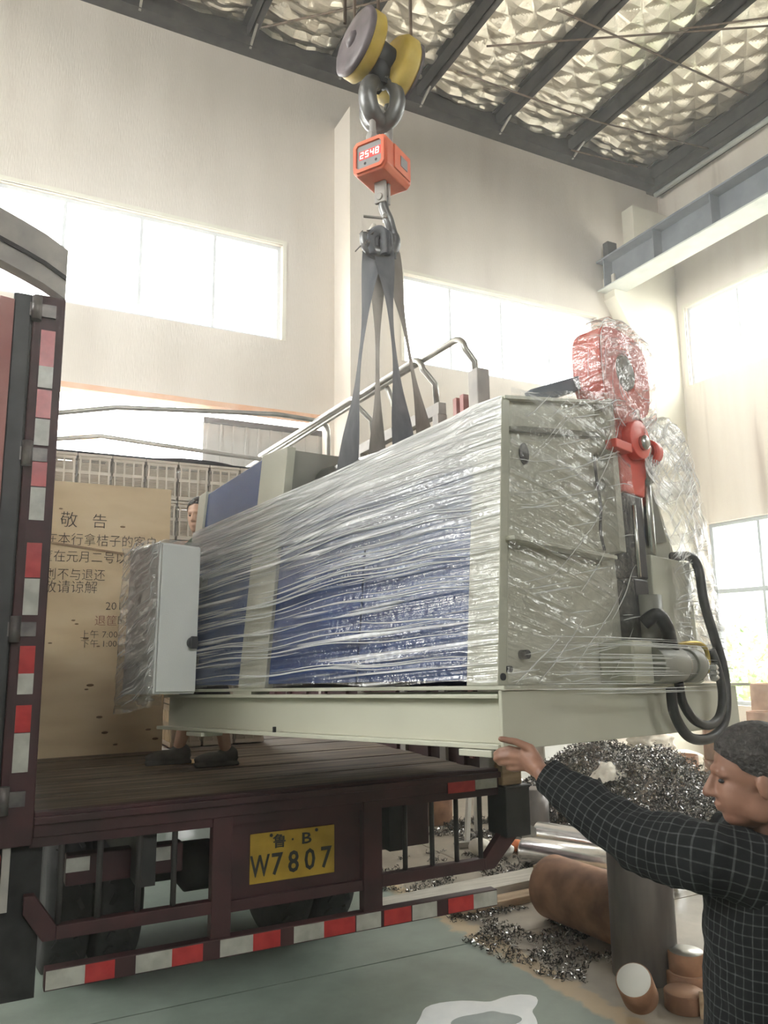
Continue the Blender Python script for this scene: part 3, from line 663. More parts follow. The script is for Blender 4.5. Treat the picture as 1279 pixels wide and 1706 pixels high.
for k in range(16):
    rr = random.Random(k+40)
    x, z = rr.uniform(.34, 1.1), rr.uniform(1.2, 2.85) if k % 2 else rr.uniform(1.2, 1.95)
    put('knot', MB().lathe([(.0, .0), (rr.uniform(.007, .016), .0002), (.006, .0012), (0, .0014)], 10, Matrix.Translation((x, PY-.0036 if z > 1.6 else PY-.0006, z)) @ Matrix.Rotation(R(90), 4, 'X') @ Matrix.Diagonal((1.6, .6, 1, 1))), 'knot', pb)
def crate_mesh():
    mb = MB(); w, d, h = .212, .36, .285; t = .008
    for z0, z1 in ((0, .035), (h-.04, h), (.14, .165)):
        mb.box(-w/2, w/2, 0, t, z0, z1); mb.box(-w/2, w/2, d-t, d, z0, z1); mb.box(-w/2, -w/2+t, t, d-t, z0, z1); mb.box(w/2-t, w/2, t, d-t, z0, z1)
    for k in range(4):
        x = -w/2+.006+k*(w-.024)/3
        mb.box(x, x+.012, -.003, t, .03, h-.03)
    for k in range(9):
        z = .045+k*.0105 if k < 9 else 0
        mb.box(-w/2+.01, w/2-.01, .001, t-.001, .042+k*.011, .047+k*.011); mb.box(-w/2+.01, w/2-.01, .001, t-.001, .168+k*.0088, .172+k*.0088)
    mb.box(-w/2-.006, w/2+.006, -.008, .012, h-.018, h)
    mb.box(-w/2, w/2, 0, d, 0, .006); mb.box(-w/2+t+.002, w/2-t-.002, .016, d-t-.002, .008, h-.06)
    for k in range(6): mb.box(-w/2, -w/2+t, .03+k*.055, .045+k*.055, 0, h); mb.box(w/2-t, w/2, .03+k*.055, .045+k*.055, 0, h)
    return mb.mesh('fruit_crate', 'crate_plastic')
cm = crate_mesh()
ords = ['leftmost', 'second from left', 'third from left', 'fourth from left', 'fifth from left', 'sixth from left', 'rightmost']
for c in range(7):
    for r_ in range(7):
        if r_ < 2 and c < 4: continue
        o = bpy.data.objects.new('fruit_crate', cm); COL.objects.link(o)
        o.location = (.385+.229*c, PY+.055, BZ+.004+r_*.2875)
        if r_ == 6: tag(o, 'beige slatted plastic crate in the top row above the plywood, %s' % ords[c], 'crate', 'plastic crates stacked behind the plywood')
        else: tag(o, 'beige slatted plastic crate stacked under the top row behind the plywood', 'crate', 'lower crates stacked behind the plywood')
def tarpf(u, v):
    x = .26+u*1.66; y = PY+.04+v*.36
    return (x, y, BZ+.005+7*.2875+.008+.045*max(0, noise.noise((x*3, y*4, 1)))+.05*max(0, noise.noise((x*1.3+4, y*2, 5)))*(1-abs(2*v-1)))
mb = MB().grid(tarpf, 60, 12); mb2 = MB().grid(lambda u, v: tuple(Vector(tarpf(u, v))-Vector((0, 0, .01))), 60, 12); mb.add(mb2.v, mb2.f)
tag(put('black_sheet', mb, 'tarp_black'), 'crumpled black plastic sheet lying on top of the crates', 'sheet')

# ================================================================== the lifted machine (model space: x = depth, y = length to the far end, z = up)
def unit(v): return v.normalized()
e1 = Vector((math.sin(R(-17)), math.cos(R(-17)), 0)); e2 = Vector((math.cos(R(-17)), -math.sin(R(-17)), 0))
e1 = e1*math.cos(R(2.2))+Vector((0, 0, -math.sin(R(2.2)))); e2 = e2+Vector((0, 0, -math.tan(R(2.0)))); e2 = (e2-e1*e1.dot(e2)).normalized(); e3 = e2.cross(e1)
MO = Vector((1.502, 2.144, 1.518))
MM = Matrix.Translation(MO) @ Matrix((e2, e1, e3)).transposed().to_4x4()
mc = thing('rolling_machine', 'grey and blue plate rolling machine wrapped in clear film, hanging from the crane', 'machine', M=MM, model=True)
# base frame: I-beam along the front, plates across the ends, deck
ib = MB(); ib.box(.03, .042, .0, 2.19, .012, .156); ib.box(-.01, .10, -.0, 2.24, -.004, .012); ib.box(-.005, .10, .0, 2.19, .156, .170)
put('front_beam', ib, 'machine_grey', mc, bevel=.002)
put('rear_beam', MB().box(1.32, 1.36, .95, 2.15, .0, .165), 'machine_grey', mc)
put('rear_beam', MB().box(1.76, 1.80, .0, .94, .0, .165), 'machine_grey', mc)
put('end_plate', MB().box(.0, 1.83, -.014, .0, -.006, .182), 'machine_grey', mc, bevel=.003)
put('far_end_plate', MB().box(.045, 1.36, 2.15, 2.165, .012, .156), 'machine_grey', mc)
put('deck', MB().prism([(-.005, -.03), (1.96, -.03), (1.96, .95), (1.37, .97), (1.37, 2.1), (-.005, 2.1)], .183, .197, 'xyz'), 'machine_grey', mc, bevel=.003)
put('foot_pad', MB().box(-.02, .10, .02, .16, -.028, -.006), 'machine_grey', mc, bevel=.003); put('foot_pad', MB().box(-.02, .10, 1.78, 1.92, -.026, -.006), 'machine_grey', mc, bevel=.003)
put('bolt', MB().cyl((.0, 1.22, .012), (.0, 1.22, .035), .008, 8), 'truck_black', mc)
# end stands
prof = [(.0, .197), (.095, 1.215), (.78, 1.37), (.86, .72), (1.0, .197)]
def lean(h): return .095*(h-.197)/1.018
put('near_stand', MB().prism(prof, .02, .125, 'xzy'), 'machine_grey', mc, bevel=.004)
# raised rim round the near stand
fr = MB(); fr.prism([(-.004, .197), (.093, 1.22), (.135, 1.215), (.04, .197)], -.005, .13, 'xzy')
put('stand_rim', fr, 'machine_grey', mc, bevel=.003)
put('top_lip', MB().prism([(.10, 1.225), (.785, 1.378), (.785, 1.366), (.10, 1.212)], -.01, .13, 'xzy'), 'machine_grey', mc)
lip = MB().add([(.135, .0, 1.10), (.775, .0, 1.215), (.775, .11, 1.366), (.11, .11, 1.212), (.135, .012, 1.10), (.775, .012, 1.215)], [(0, 1, 2, 3), (0, 4, 5, 1)])
put('sloping_guard', lip, 'machine_dark', mc)
put('shelf_bar', MB().box(.07, .75, -.045, .02, .685, .70), 'machine_grey', mc, bevel=.003)
put('stand_edge_plate', MB().prism([(.765, .72), (.765, 1.372), (.80, 1.375), (.815, .72)], -.05, .03, 'xzy'), 'machine_grey', mc, bevel=.002)
put('cable_slot', MB().lathe([(.0, 0), (.036, 0), (.036, .006), (0, .006)], 20, Matrix.Translation((.235, .018, 1.035)) @ Matrix.Rotation(R(90), 4, 'X') @ Matrix.Diagonal((.75, 1.15, 1, 1))), 'machine_black', mc)
for (w, h, r_) in ((.735, 1.0, .022), (.06, .25, .011), (.02, .225, .012), (.16, .30, .016)): put('bolt', MB().cyl((w, -.012, h), (w, .02, h), r_, 10), 'machine_dark' if r_ > .02 else 'machine_black', mc)
wire = smooth_path([(.70, .0, 1.12), (.69, -.012, 1.0), (.705, -.012, .9), (.69, -.012, .8), (.71, -.012, .72)], 5)
put('cable', MB().tube(wire, .006, 6), 'machine_black', mc)
put('far_stand', MB().prism([(.0, .197), (.105, 1.325), (.62, 1.37), (.86, .72), (1.0, .197)], 1.30, 1.49, 'xzy'), 'machine_dark', mc, bevel=.004)
put('stand_rim', MB().prism([(-.006, .197), (.099, 1.335), (.15, 1.34), (.04, .197)], 1.29, 1.50, 'xzy'), 'machine_grey', mc, bevel=.003)
put('lug', MB().box(.5, .53, 1.255, 1.285, 1.24, 1.33), 'steel', mc)
# gear cover beyond the far stand
def hood(s0, s1, dh0, dh1, g):
    a = [(.012-g, .215), (.10-g, 1.315), (.60, 1.345), (.9, .6), (.95, .215)]
    vs = [(w, s0, h+(dh0 if h > 1 else 0)) for w, h in a]+[(w, s1, h+(dh1 if h > 1 else 0)) for w, h in a]
    return MB().add(vs, [(0, 1, 2, 3, 4), (9, 8, 7, 6, 5)]+[(k, 5+k, 5+(k+1) % 5, (k+1) % 5) for k in range(5)])
put('gear_cover', hood(1.502, 2.0, .0, -.085, 0), 'machine_blue', mc, bevel=.004)
put('cover_end', hood(2.0, 2.075, -.07, -.085, .012), 'machine_grey', mc, bevel=.004)
# rolls and front covers between the stands
for nm, w, h, r_ in (('top_roll', .385, 1.165, .115), ('lower_roll', .25, .93, .10), ('lower_roll', .56, .93, .10), ('side_roll', .40, .72, .10)): put(nm, MB().cyl((w, .125, h), (w, 1.30, h), r_, 32), 'roll_steel', mc)
put('front_cover', MB().prism([(.012, .215), (.085, .99), (.12, .99), (.05, .215)], .13, .70, 'xzy'), 'machine_blue', mc, bevel=.004)
put('front_cover', MB().prism([(.012, .215), (.085, .99), (.12, .99), (.05, .215)],   .706, 1.29, 'xzy'), 'machine_blue', mc, bevel=.004)
put('back_cover', MB().prism([(.90, .2), (.82, .8), (.86, .8), (.95, .2)], .13, 1.28, 'xzy'), 'machine_blue', mc)
put('spacer_block', MB().box(.0, .10, 1.40, 1.55, .171, .2), 'machine_grey', mc)
# red drop-end bearing
hub = MB(); n = 40; cw, ch = .935, 1.535
def sq(q, rw, rh, p=.62):
    c, s_ = math.cos(q), math.sin(q); return (cw+math.copysign(abs(c)**p, c)*rw, ch+math.copysign(abs(s_)**p, s_)*rh)
ring_o = [sq(2*math.pi*k/n, .215, .195) for k in range(n)]; ring_i = [(cw+.075*math.cos(2*math.pi*k/n), ch+.085*math.sin(2*math.pi*k/n)) for k in range(n)]
vs = [(a_, y, b_) for y in (-.05, .09) for a_, b_ in ring_o]+[(a_, y, b_) for y in (-.05, .09) for a_, b_ in ring_i]
fs = []
for k in range(n):
    j = (k+1) % n
    fs += [(k, j, n+j, n+k), (2*n+k, 3*n+k, 3*n+j, 2*n+j), (k, 2*n+k, 2*n+j, j), (n+k, n+j, 3*n+j, 3*n+k)]
db = put('bearing_block', hub.add(vs, fs), 'machine_red', mc, bevel=.012)
sub('bearing_bore', MB().lathe([(0, .03), (.035, .03), (.035, .0), (.078, .0), (.078, .05), (0, .05)], 28, Matrix.Translation((cw, .0, ch)) @ Matrix.Rotation(R(90), 4, 'X')), 'machine_dark', db)
put('swing_arm', MB().prism([(.83, .98), (.83, 1.38), (1.03, 1.38), (1.10, 1.24), (1.10, 1.12), (1.03, 1.06), (1.01, .98)], -.05, .06, 'xzy'), 'machine_red', mc, bevel=.006)
put('arm_lug', MB().lathe([(0, 0), (.085, 0), (.085, .045), (0, .045)], 28, Matrix.Translation((.93, -.05, 1.215)) @ Matrix.Rotation(R(90), 4, 'X')), 'machine_red', mc, bevel=.004)
put('pivot_pin', MB().lathe([(0, 0), (.032, 0), (.032, .02), (.02, .028), (0, .028)], 20, Matrix.Translation((.94, -.094, 1.20)) @ Matrix.Rotation(R(90), 4, 'X')), 'steel', mc)
put('stop_tab', MB().box(.71, .84, -.10, -.05, 1.135, 1.175), 'machine_red', mc, bevel=.004)
cl = put('clevis', MB().cyl((1.03, -.06, 1.20), (1.03, .05, 1.20), .055, 20).cyl((1.10, -.02, 1.21), (1.16, -.02, 1.21), .06, 20), 'machine_red', mc)
sub('collar', MB().cyl((1.03, -.02, 1.205), (1.105, -.02, 1.21), .048, 20), 'steel', cl)
put('cylinder_rod', MB().cyl((1.065, -.03, 1.16), (1.055, -.03, .70), .024, 18).cyl((1.066, -.03, 1.06), (1.066, -.03, 1.17), .036, 18), 'steel', mc)
put('black_guide', MB().box(.84, .985, -.05, .05, .62, .978).box(.845, .97, -.055, .04, .35, .62), 'machine_black', mc, bevel=.01)
put('guide_rod', MB().cyl((.865, -.07, .62), (.865, -.07, .92), .009, 10), 'steel', mc)
# cylinder block, oil lines and motor on the end
put('cylinder_block', MB().box(1.0, 1.36, -.06, .20, .197, .73), 'machine_grey', mc, bevel=.006)
put('cylinder_barrel', MB().cyl((.93, -.06, .20), (.93, -.06, .55), .06, 20), 'machine_dark', mc)
mt = put('motor', MB().cyl((.80, -.11, .27), (1.02, -.11, .27), .075, 24).cyl((1.02, -.11, .27), (1.10, -.11, .27), .062, 24).cyl((1.10, -.11, .27), (1.18, -.11, .27), .07, 24), 'machine_dark', mc, bevel=.004)
sub('collar', MB().cyl((1.02, -.11, .27), (1.045, -.11, .27), .066, 24), 'steel', mt)
sub('end_cap', MB().cyl((1.18, -.11, .27), (1.22, -.11, .27), .07, 24, r2=.055), 'steel', mt)
put('motor_bracket', MB().box(.66, .82, -.13, .02, .197, .36), 'machine_grey', mc, bevel=.01)
def hose(pts, r_, n=10): return MB().tube(smooth_path(pts, 7), r_, n)
put('hydraulic_hose', hose([(1.25, -.03, .75), (1.34, -.07, .755), (1.375, -.09, .70), (1.375, -.1, .55), (1.42, -.11, .40), (1.46, -.12, .25), (1.445, -.12, .09), (1.36, -.12, .0), (1.22, -.12, -.03), (1.06, -.12, -.01), (.96, -.12, .08), (.93, -.13, .18)], .021), 'hose_black', mc)
put('hydraulic_hose', hose([(1.36, -.115, .34), (1.385, -.125, .26), (1.41, -.125, .15), (1.36, -.125, .06), (1.25, -.125, .025), (1.12, -.125, .05), (1.03, -.125, .12), (1.0, -.13, .20)], .019), 'hose_black', mc)
put('hydraulic_hose', hose([(.81, -.10, .43), (.83, -.15, .46), (.88, -.16, .41), (.94, -.14, .35), (1.0, -.12, .31)], .028), 'hose_black', mc)
put('oil_pipe', hose([(1.15, -.07, .36), (1.28, -.1, .365), (1.33, -.11, .33), (1.335, -.11, .24)], .010), 'brass', mc)
for h in (.22, .24, .262): put('hose_fitting', MB().cyl((1.325, -.13, h), (1.35, -.13, h), .017, 8), 'steel', mc)
# bulky rear housing
put('rear_housing', MB().prism([(1.05, .197), (1.07, 1.10), (1.30, 1.16), (1.46, .85), (1.60, .5), (1.68, .197)], .06, .94, 'xzy'), 'machine_grey', mc, bevel=.02)
put('housing_window', MB().prism([(1.12, .80), (1.12, 1.03), (1.28, 1.06), (1.36, .84)], .04, .061, 'xzy'), 'machine_dark', mc)
put('pressure_beam', MB().bar((.50, .16, 1.365), (.76, .07, 1.475), .05, .06), 'girder_grey', mc, bevel=.006)
# control cabinet at the far end
cab = put('control_cabinet', MB().box(-.245, -.02, 1.855, 2.17, .175, .905), 'cabinet_grey', mc, bevel=.006)
sub('cabinet_door', MB().box(-.237, -.027, 1.838, 1.852, .185, .895), 'cabinet_grey', cab, bevel=.004)
hd = MB().cyl((-.06, 1.837, .42), (-.06, 1.815, .42), .028, 20).box(-.078, -.042, 1.805, 1.817, .39, .45)
sub('switch_knob', hd, 'machine_black', cab, bevel=.003)
put('cabinet_arm', MB().box(.02, .2, 1.90, 1.96, .3, .36).box(.02, .2, 1.90, 1.96, .7, .76), 'machine_dark', mc)
# ------------------------------------------------------------------ stretch film
def nz(p, s): return noise.noise((p[0]*s, p[1]*s, p[2]*s))
TOP = [(-.02, 1.215, .09), (.13, 1.215, .10), (.30, 1.245, .20), (.75, 1.225, .25), (1.05, 1.15, .17), (1.30, 1.085, .085), (1.5, 1.065, .082), (1.9, 1.03, .078), (2.09, 1.02, .075)]
def top_at(s_):
    for (a_, h0, w0), (b_, h1, w1) in zip(TOP, TOP[1:]):
        if s_ <= b_:
            t = (s_-a_)/(b_-a_); t = max(0, t); return h0+(h1-h0)*t, w0+(w1-w0)*t
    return TOP[-1][1:]
def film_front(u, v):
    s_ = -.015+u*2.085; ht, wt = top_at(s_)
    h = .205+(ht-.205)*v
    w = lean(h)-.018
    extra = wt-(lean(ht)-.0); w += max(0, extra)*max(0, (v-.72)/.28)**1.4
    r = noise.noise((s_*.5, v*16+s_*.3, .3))*.012+noise.noise((s_*.9, v*36+s_*.4, 2.))*.007
    edge = min(1, u*14, (1-u)*14)
    return (w-(.006+r)*edge-.003, s_, h+.008*math.sin(s_*9)*(1-v)*edge)
put('stretch_film', MB().grid(film_front, 90, 170), 'film_front', mc)
def film_end(u, v):
    w = -.02+u*.92; h0 = .19; h1 = 1.235+.157*max(0, min(1, (w-.1)/.69)); h = h0+(h1-h0)*v
    w2 = w+lean(h)*(1-u)
    r = noise.noise((w*3, h*3, 4.))*.010+noise.noise((w*5+h*5, h*26-w*6, 9.))*.006
    return (w2, -.055-.06*math.sin(min(1, u*1.05)*math.pi)*(.4+.6*v)-r, h)
put('stretch_film', MB().grid(film_end, 90, 120), 'film_end', mc)
# bands of film fanning out to the rear housing
ED = [(1.02, 1.38), (1.18, 1.40), (1.46, 1.47), (1.60, 1.42), (1.66, 1.24), (1.74, .95), (1.83, .62), (1.90, .38), (1.97, .20)]
def film_tent(u, v):
    i = v*(len(ED)-1); k = min(int(i), len(ED)-2); t = i-k
    ow, oh = ED[k][0]+(ED[k+1][0]-ED[k][0])*t, ED[k][1]+(ED[k+1][1]-ED[k][1])*t
    iw, ih = .95+.20*v, 1.30-1.09*v
    w, h = iw+(ow-iw)*u, ih+(oh-ih)*u
    r = noise.noise((w*5+h*9, h*5-w*9, 3.))*.014+noise.noise((w*13+h*22, 5, 1.))*.006
    s_ = -.10+.12*u**1.3+.02*math.sin(v*9)-r
    return (w, s_, h)
put('stretch_film', MB().grid(film_tent, 80, 130), 'film_tent', mc)
def film_back(u, v):
    i = v*(len(ED)-1); k = min(int(i), len(ED)-2); t = i-k
    ow, oh = ED[k][0]+(ED[k+1][0]-ED[k][0])*t, ED[k][1]+(ED[k+1][1]-ED[k][1])*t
    r = noise.noise((u*3, v*30, 6.))*.012
    return (ow+r-.02*math.sin(u*math.pi), .02+.92*u, oh+r)
put('stretch_film', MB().grid(film_back, 24, 130), 'film_tent', mc)
def film_hub(u, v):
    q = 2*math.pi*u; z = v
    a_ = .02+.245*(1 if v < 1 else 1)
    if v < .5: k = v/.5; rr = .12+(1.06-.12)*math.sin(k*math.pi/2); y = -.068-.010*(1-k)
    else: k = (v-.5)/.5; rr = 1.06+.02*math.sin(k*math.pi); y = -.065+k*.18
    w, h = sq(q, .228*rr, .21*rr, .62+.2*(1-min(1, rr)))
    r = noise.noise((w*13, h*13, y*9+q))*.012
    return (w+r*math.cos(q), y-r*.8, h+r*math.sin(q)-(.05*max(0, -math.sin(q))**6 if v > .3 else 0))
put('stretch_film', MB().grid(film_hub, 96, 60), 'film_hub', mc)
def film_cab(u, v):
    # goes round the left, front-left and back of the cabinet
    pts = [(-.01, 2.20), (-.25, 2.205), (-.262, 2.17), (-.262, 1.86), (-.25, 1.830)]
    i = u*4; k = min(int(i), 3); t = i-k
    w, s_ = pts[k][0]+(pts[k+1][0]-pts[k][0])*t, pts[k][1]+(pts[k+1][1]-pts[k][1])*t
    h = .115+.80*v+.03*noise.noise((u*7, v, 3))-(.035*math.sin(min(1, u*1.6)*math.pi)*(1-v))
    r = noise.noise((w*9, s_*9, h*7))*.02+noise.noise((s_*14+h*6, h*21, w*5))*.010
    side = 1 if .2 < u < .9 else .35
    return (w-(.012+abs(r))*side*(1 if u > .15 else 0), s_-(r*.25 if u > .75 else 0), h)
put('stretch_film', MB().grid(film_cab, 90, 110), 'film_cab', mc)
def film_cabtop(u, v):
    w, s_ = -.27+.255*u, 1.826+.385*v
    return (w, s_, .914+.012*noise.noise((w*14, s_*14, 2))-.05*max(0, v-.8)*5*.3-.03*max(0, .15-u)*5)
put('stretch_film', MB().grid(film_cabtop, 30, 30), 'film_cab', mc)

# bunched strands of film, whitened to paint in the light streaks on them
rnd = random.Random(11)
def strands(fn, n, umin, umax, lo, hi, slope, rad, seed, off=(-.004, 0, 0), vpow=1.0):
    rnd = random.Random(seed); mb = MB()
    for k in range(n):
        v0 = rnd.random()**vpow; u0 = rnd.uniform(umin, umax); L_ = rnd.uniform(lo, hi); sl = slope+rnd.gauss(0, .04); r0 = rad*rnd.uniform(.5, 1.5)
        pts = []; m = max(5, int(L_*26))
        for i in range(m+1):
            u = u0+L_*i/m; v = v0+sl*L_*i/m
            if 0 <= u <= 1 and 0 <= v <= 1: pts.append(Vector(fn(u, v))+Vector(off))
        if len(pts) > 3: mb.tube(pts, [r0*math.sin(math.pi*(i+.6)/(len(pts)+.2)) for i in range(len(pts))], 5, flat=.5, up=(0, 0, 1))
    return mb
put('film_strands', strands(film_front, 130, -.2, .9, .2, .8, -.01, .0028, 1, vpow=.75), 'film_strand', mc, kind='stuff')
put('film_strands', strands(film_end, 60, -.1, .9, .08, .40, .10, .0022, 2, (0, -.004, 0)), 'film_strand', mc, kind='stuff')
put('film_strands', strands(film_end, 14, .0, .7, .2, .5, .65, .0022, 5, (0, -.004, 0)), 'film_strand', mc, kind='stuff')
put('film_strands', strands(film_tent, 190, -.3, .8, .2, .9, .05, .0026, 3, (0, -.004, 0)), 'film_strand', mc, kind='stuff')
put('film_strands', strands(film_cab, 90, .45, .85, .05, .25, .5, .003, 4, (-.004, -.002, 0)), 'film_strand', mc, kind='stuff')
put('film_strands', strands(film_hub, 60, 0, .9, .04, .2, .8, .0022, 6, (0, -.003, 0)), 'film_strand', mc, kind='stuff')
def film_low(u, v): return (-.03+1.42*u, -.135-.05*math.sin(u*math.pi), .165+.20*v+.03*(u-.5)*(v-.3))
put('film_strands', strands(film_low, 34, .0, .4, .35, .8, .0, .0022, 7, (0, 0, 0)), 'film_strand', mc, kind='stuff')

# ================================================================== crane hook, scale and slings
HK = Vector((0, 0, HC))+(Vector((1.571, 3.103, 3.767))-Vector((0, 0, HC)))*1.04
k_ = 3.9/1300
rt_, up_, fw_ = cr_, Vector((0, 0, 1)), Vector((cf_.x, cf_.y, 0)).normalized()
rt_ = Vector((math.cos(R(27)), -math.sin(R(27)), 0))
def HP(px, py, d=0): return HK+rt_*((px-632)*k_)+up_*((400-py)*k_*1.03)+fw_*d
# overhead crane carrying the hoist (above the frame)
cb = thing('overhead_crane', 'overhead travelling crane bridge spanning the hall above the hoist', 'crane', (HK.x, HK.y, 8.4))
put('bridge_beam', MB().box(XL+.3, 9.17, HK.y-.25, HK.y+.25, 8.5, 9.1), 'girder_grey', cb); put('end_truck', MB().box(9.0, 9.34, HK.y-1.2, HK.y+1.2, 8.385, 8.6), 'girder_grey', cb); put('trolley', MB().box(HK.x-.4, HK.x+.4, HK.y-.5, HK.y+.5, 8.1, 8.5), 'dark_steel', cb)
hb_ = thing('hook_block', 'yellow and brown two-sheave crane hook block at the top of the picture', 'hook block', HP(640, 130))
ax = (rt_*.96-fw_*.28).normalized(); nx = ax.cross(up_).normalized()     # sheave axis
def Mx(c, a): 
    a = a.normalized(); x = a.orthogonal().normalized(); y = a.cross(x); return Matrix.Translation(c) @ Matrix((x, y, a)).transposed().to_4x4()
tilt = Vector((.15, 0, 0))
c1, c2 = HP(608, 55, -.03), HP(664, 80, .05)
a1_ = (rt_*.80+fw_*.55+up_*-.14).normalized()
put('sheave_cheek', MB().lathe([(0, -.012), (.06, -.02), (.16, -.012), (.18, 0), (.175, .02), (0, .02)], 36, Mx(c1-a1_*.055, a1_)), 'block_brown', hb_)
put('sheave_guard', MB().lathe([(.02, -.04), (.165, -.04), (.178, -.02), (.178, .03), (.16, .045), (.02, .045)], 36, Mx(c1-a1_*.005, a1_)), 'block_yellow', hb_)
put('axle_nut', MB().lathe([(0, -.03), (.03, -.03), (.045, -.01), (.045, .0)], 8, Mx(c1-a1_*.065, a1_)), 'block_brown', hb_)
put('sheave_guard', MB().lathe([(.02, -.06), (.155, -.05), (.178, -.02), (.178, .03), (.16, .05), (.02, .05)], 36, Mx(c2, a1_)), 'block_yellow', hb_)
put('sheave_cheek', MB().lathe([(0, 0), (.165, 0), (.172, .012), (.02, .02)], 36, Mx(c2+a1_*.05, a1_)), 'block_brown', hb_)
put('centre_housing', MB().cyl(c1+a1_*.03, c2-a1_*.03, .085, 20).cyl((c1+c2)/2+up_*.0, (c1+c2)/2-up_*.17, .075, 18, r2=.05), 'truck_black', hb_)
for px, dz in ((577, -.10), (591, .10), (634, -.08), (692, .10)):
    p = HP(px, 30, dz); put('wire_rope', MB().cyl(p, Vector((p.x, p.y, 8.15)), .009, 8), 'rod_dark', hb_)
def hook_path(cx, cy, r_, d=0): return
# double (ramshorn) hook below the block: shank and two horns
sh = HP(640, 108); hc = HP(632, 153)
pl1 = (rt_*.62+fw_*.78).normalized()
shank = MB().cyl(sh+up_*.08, sh-up_*.02, .04, 16)
horn = [HP(640, 104, 0)]+[hc+pl1*(.085*math.cos(R(q)))+up_*(.105*math.sin(R(q))) for q in range(100, 400, 20)]
shank.tube(smooth_path(horn, 4), [.034+.014*math.sin(math.pi*min(1, i/(len(horn)*4-4)*1.1)) if i < len(horn)*3.2 else .03*(1-(i-len(horn)*3.2)/(len(horn)*.8))+.008 for i in range((len(horn)-1)*4+1)], 14)
pl2 = (rt_*.9-fw_*.45).normalized()
put('crane_hook', shank, 'hook_steel', hb_)
horn2 = [HP(642, 100, .02)]+[HP(638, 150, .03)+pl2*(.092*math.cos(R(q)))+up_*(.115*math.sin(R(q))) for q in range(75, -235, -20)]
put('crane_hook', MB().tube(smooth_path(horn2, 4), [.03+.014*math.sin(math.pi*i/((len(horn2)-1)*4)) for i in range((len(horn2)-1)*4+1)], 14), 'hook_steel', hb_)
# shackle + crane scale
sc_ = thing('crane_scale', 'orange electronic crane scale with lit red digits hanging under the hook', 'crane scale', HP(640, 310))
scc = HP(638, 271)
fx = (rt_*.80-fw_*.60).normalized(); fx = Matrix.Rotation(R(62), 3, 'Z') @ fx    # display faces left towards the camera
# frame of the scale body: nrm = display normal
nrm = (-rt_*.52-fw_*.85).normalized(); sdx = Vector((0, 0, 1)).cross(nrm).normalized()
MS = Matrix.Translation(scc) @ Matrix((sdx, -nrm, up_)).transposed().to_4x4() @ Matrix.Diagonal((.80, .80, .86, 1))
def oct(w, h, c): return [(-w+c, -h), (w-c, -h), (w, -h+c), (w, h-c), (w-c, h), (-w+c, h), (-w, h-c), (-w, -h+c)]
def P2(mb, M):
    mb.v = [M @ q for q in mb.v]; return mb
body = put('scale_body', P2(MB().prism(oct(.125, .108, .028), -.15, .15, 'xzy'), MS), 'scale_orange', sc_, bevel=.008)
bz = MB()
o_, i_ = oct(.112, .096, .025), oct(.092, .075, .016)
bz.add([(a_, -.165, b_) for a_, b_ in o_]+[(a_, -.165, b_) for a_, b_ in i_]+[(a_, -.149, b_) for a_, b_ in o_]+[(a_, -.151, b_) for a_, b_ in i_], [(k, (k+1) % 8, 8+(k+1) % 8, 8+k) for k in range(8)]+[(k, 16+k, 16+(k+1) % 8, (k+1) % 8) for k in range(8)]+[(8+k, 8+(k+1) % 8, 24+(k+1) % 8, 24+k) for k in range(8)])
sub('bezel', P2(bz, MS), 'scale_orange', body)
pnl = put('display_panel', P2(MB().box(-.09, .09, -.1545, -.1515, -.072, .072), MS), 'scale_panel', sc_)
sub('display_window', P2(MB().box(-.072, .085, -.1565, -.155, -.018, .036), MS), 'led_back', pnl)
SEG = {'0': 'abcdef', '1': 'bc', '2': 'abged', '4': 'fgbc', '5': 'afgcd', '8': 'abcdefg'}
for k, chx in enumerate('2548'):
    d0 = MB(); x0 = -.062+k*.037; w, h, t = .021, .017, .0048; zc = .009; sl = .10
    def bar_(xa, za, xb, zb): d0.bar((xa+za*sl, -.158, za+zc), (xb+zb*sl, -.158, zb+zc), t, .0015, up=(0, 1, 0))
    for c_ in SEG[chx]:
        {'a': lambda: bar_(x0, h, x0+w, h), 'd': lambda: bar_(x0, -h, x0+w, -h), 'g': lambda: bar_(x0, 0, x0+w, 0), 'f': lambda: bar_(x0, 0, x0, h), 'e': lambda: bar_(x0, -h, x0, 0), 'b': lambda: bar_(x0+w, 0, x0+w, h), 'c': lambda: bar_(x0+w, -h, x0+w, 0)}[c_]()
    sub('led_digit', P2(d0, MS), 'led', pnl)
for x in (-.03, .05): sub('button', P2(MB().cyl((x, -.1555, -.045), (x, -.1525, -.045), .009, 12), MS), 'truck_black', pnl)
sd = put('battery_door', P2(MB().box(.125, .135, -.07, .13, -.075, .075), MS), 'scale_orange', sc_, bevel=.004); sub('grip', P2(MB().box(.1352, .139, .0, .08, -.035, .03), MS), 'scale_panel', sd)
shp = HP(637, 208)
pla = (rt_*.75+fw_*.66).normalized()
shk = [shp+pla*-.05-up_*.06, shp+pla*-.058]+[shp+up_*.06+pla*(.058*math.cos(R(q)))+up_*(.055*math.sin(R(q))) for q in range(180, -1, -20)]+[shp+pla*.058, shp+pla*.05-up_*.06]
put('shackle', MB().tube(smooth_path(shk, 3), .017, 12).cyl(shp-pla*.085-up_*.055, shp+pla*.085-up_*.055, .024, 14), 'truck_grey', sc_)
put('eye_plate', MB().box(-.02, .02, -.05, .05, .108, .15, MS), 'truck_grey', sc_)
bt = HP(640, 312); put('fork', P2(MB().box(-.04, .04, -.035, -.012, -.24, -.10).box(-.04, .04, .012, .035, -.24, -.10).cyl((0, -.045, -.205), (0, .045, -.205), .022, 14), MS), 'truck_grey', sc_, bevel=.004)
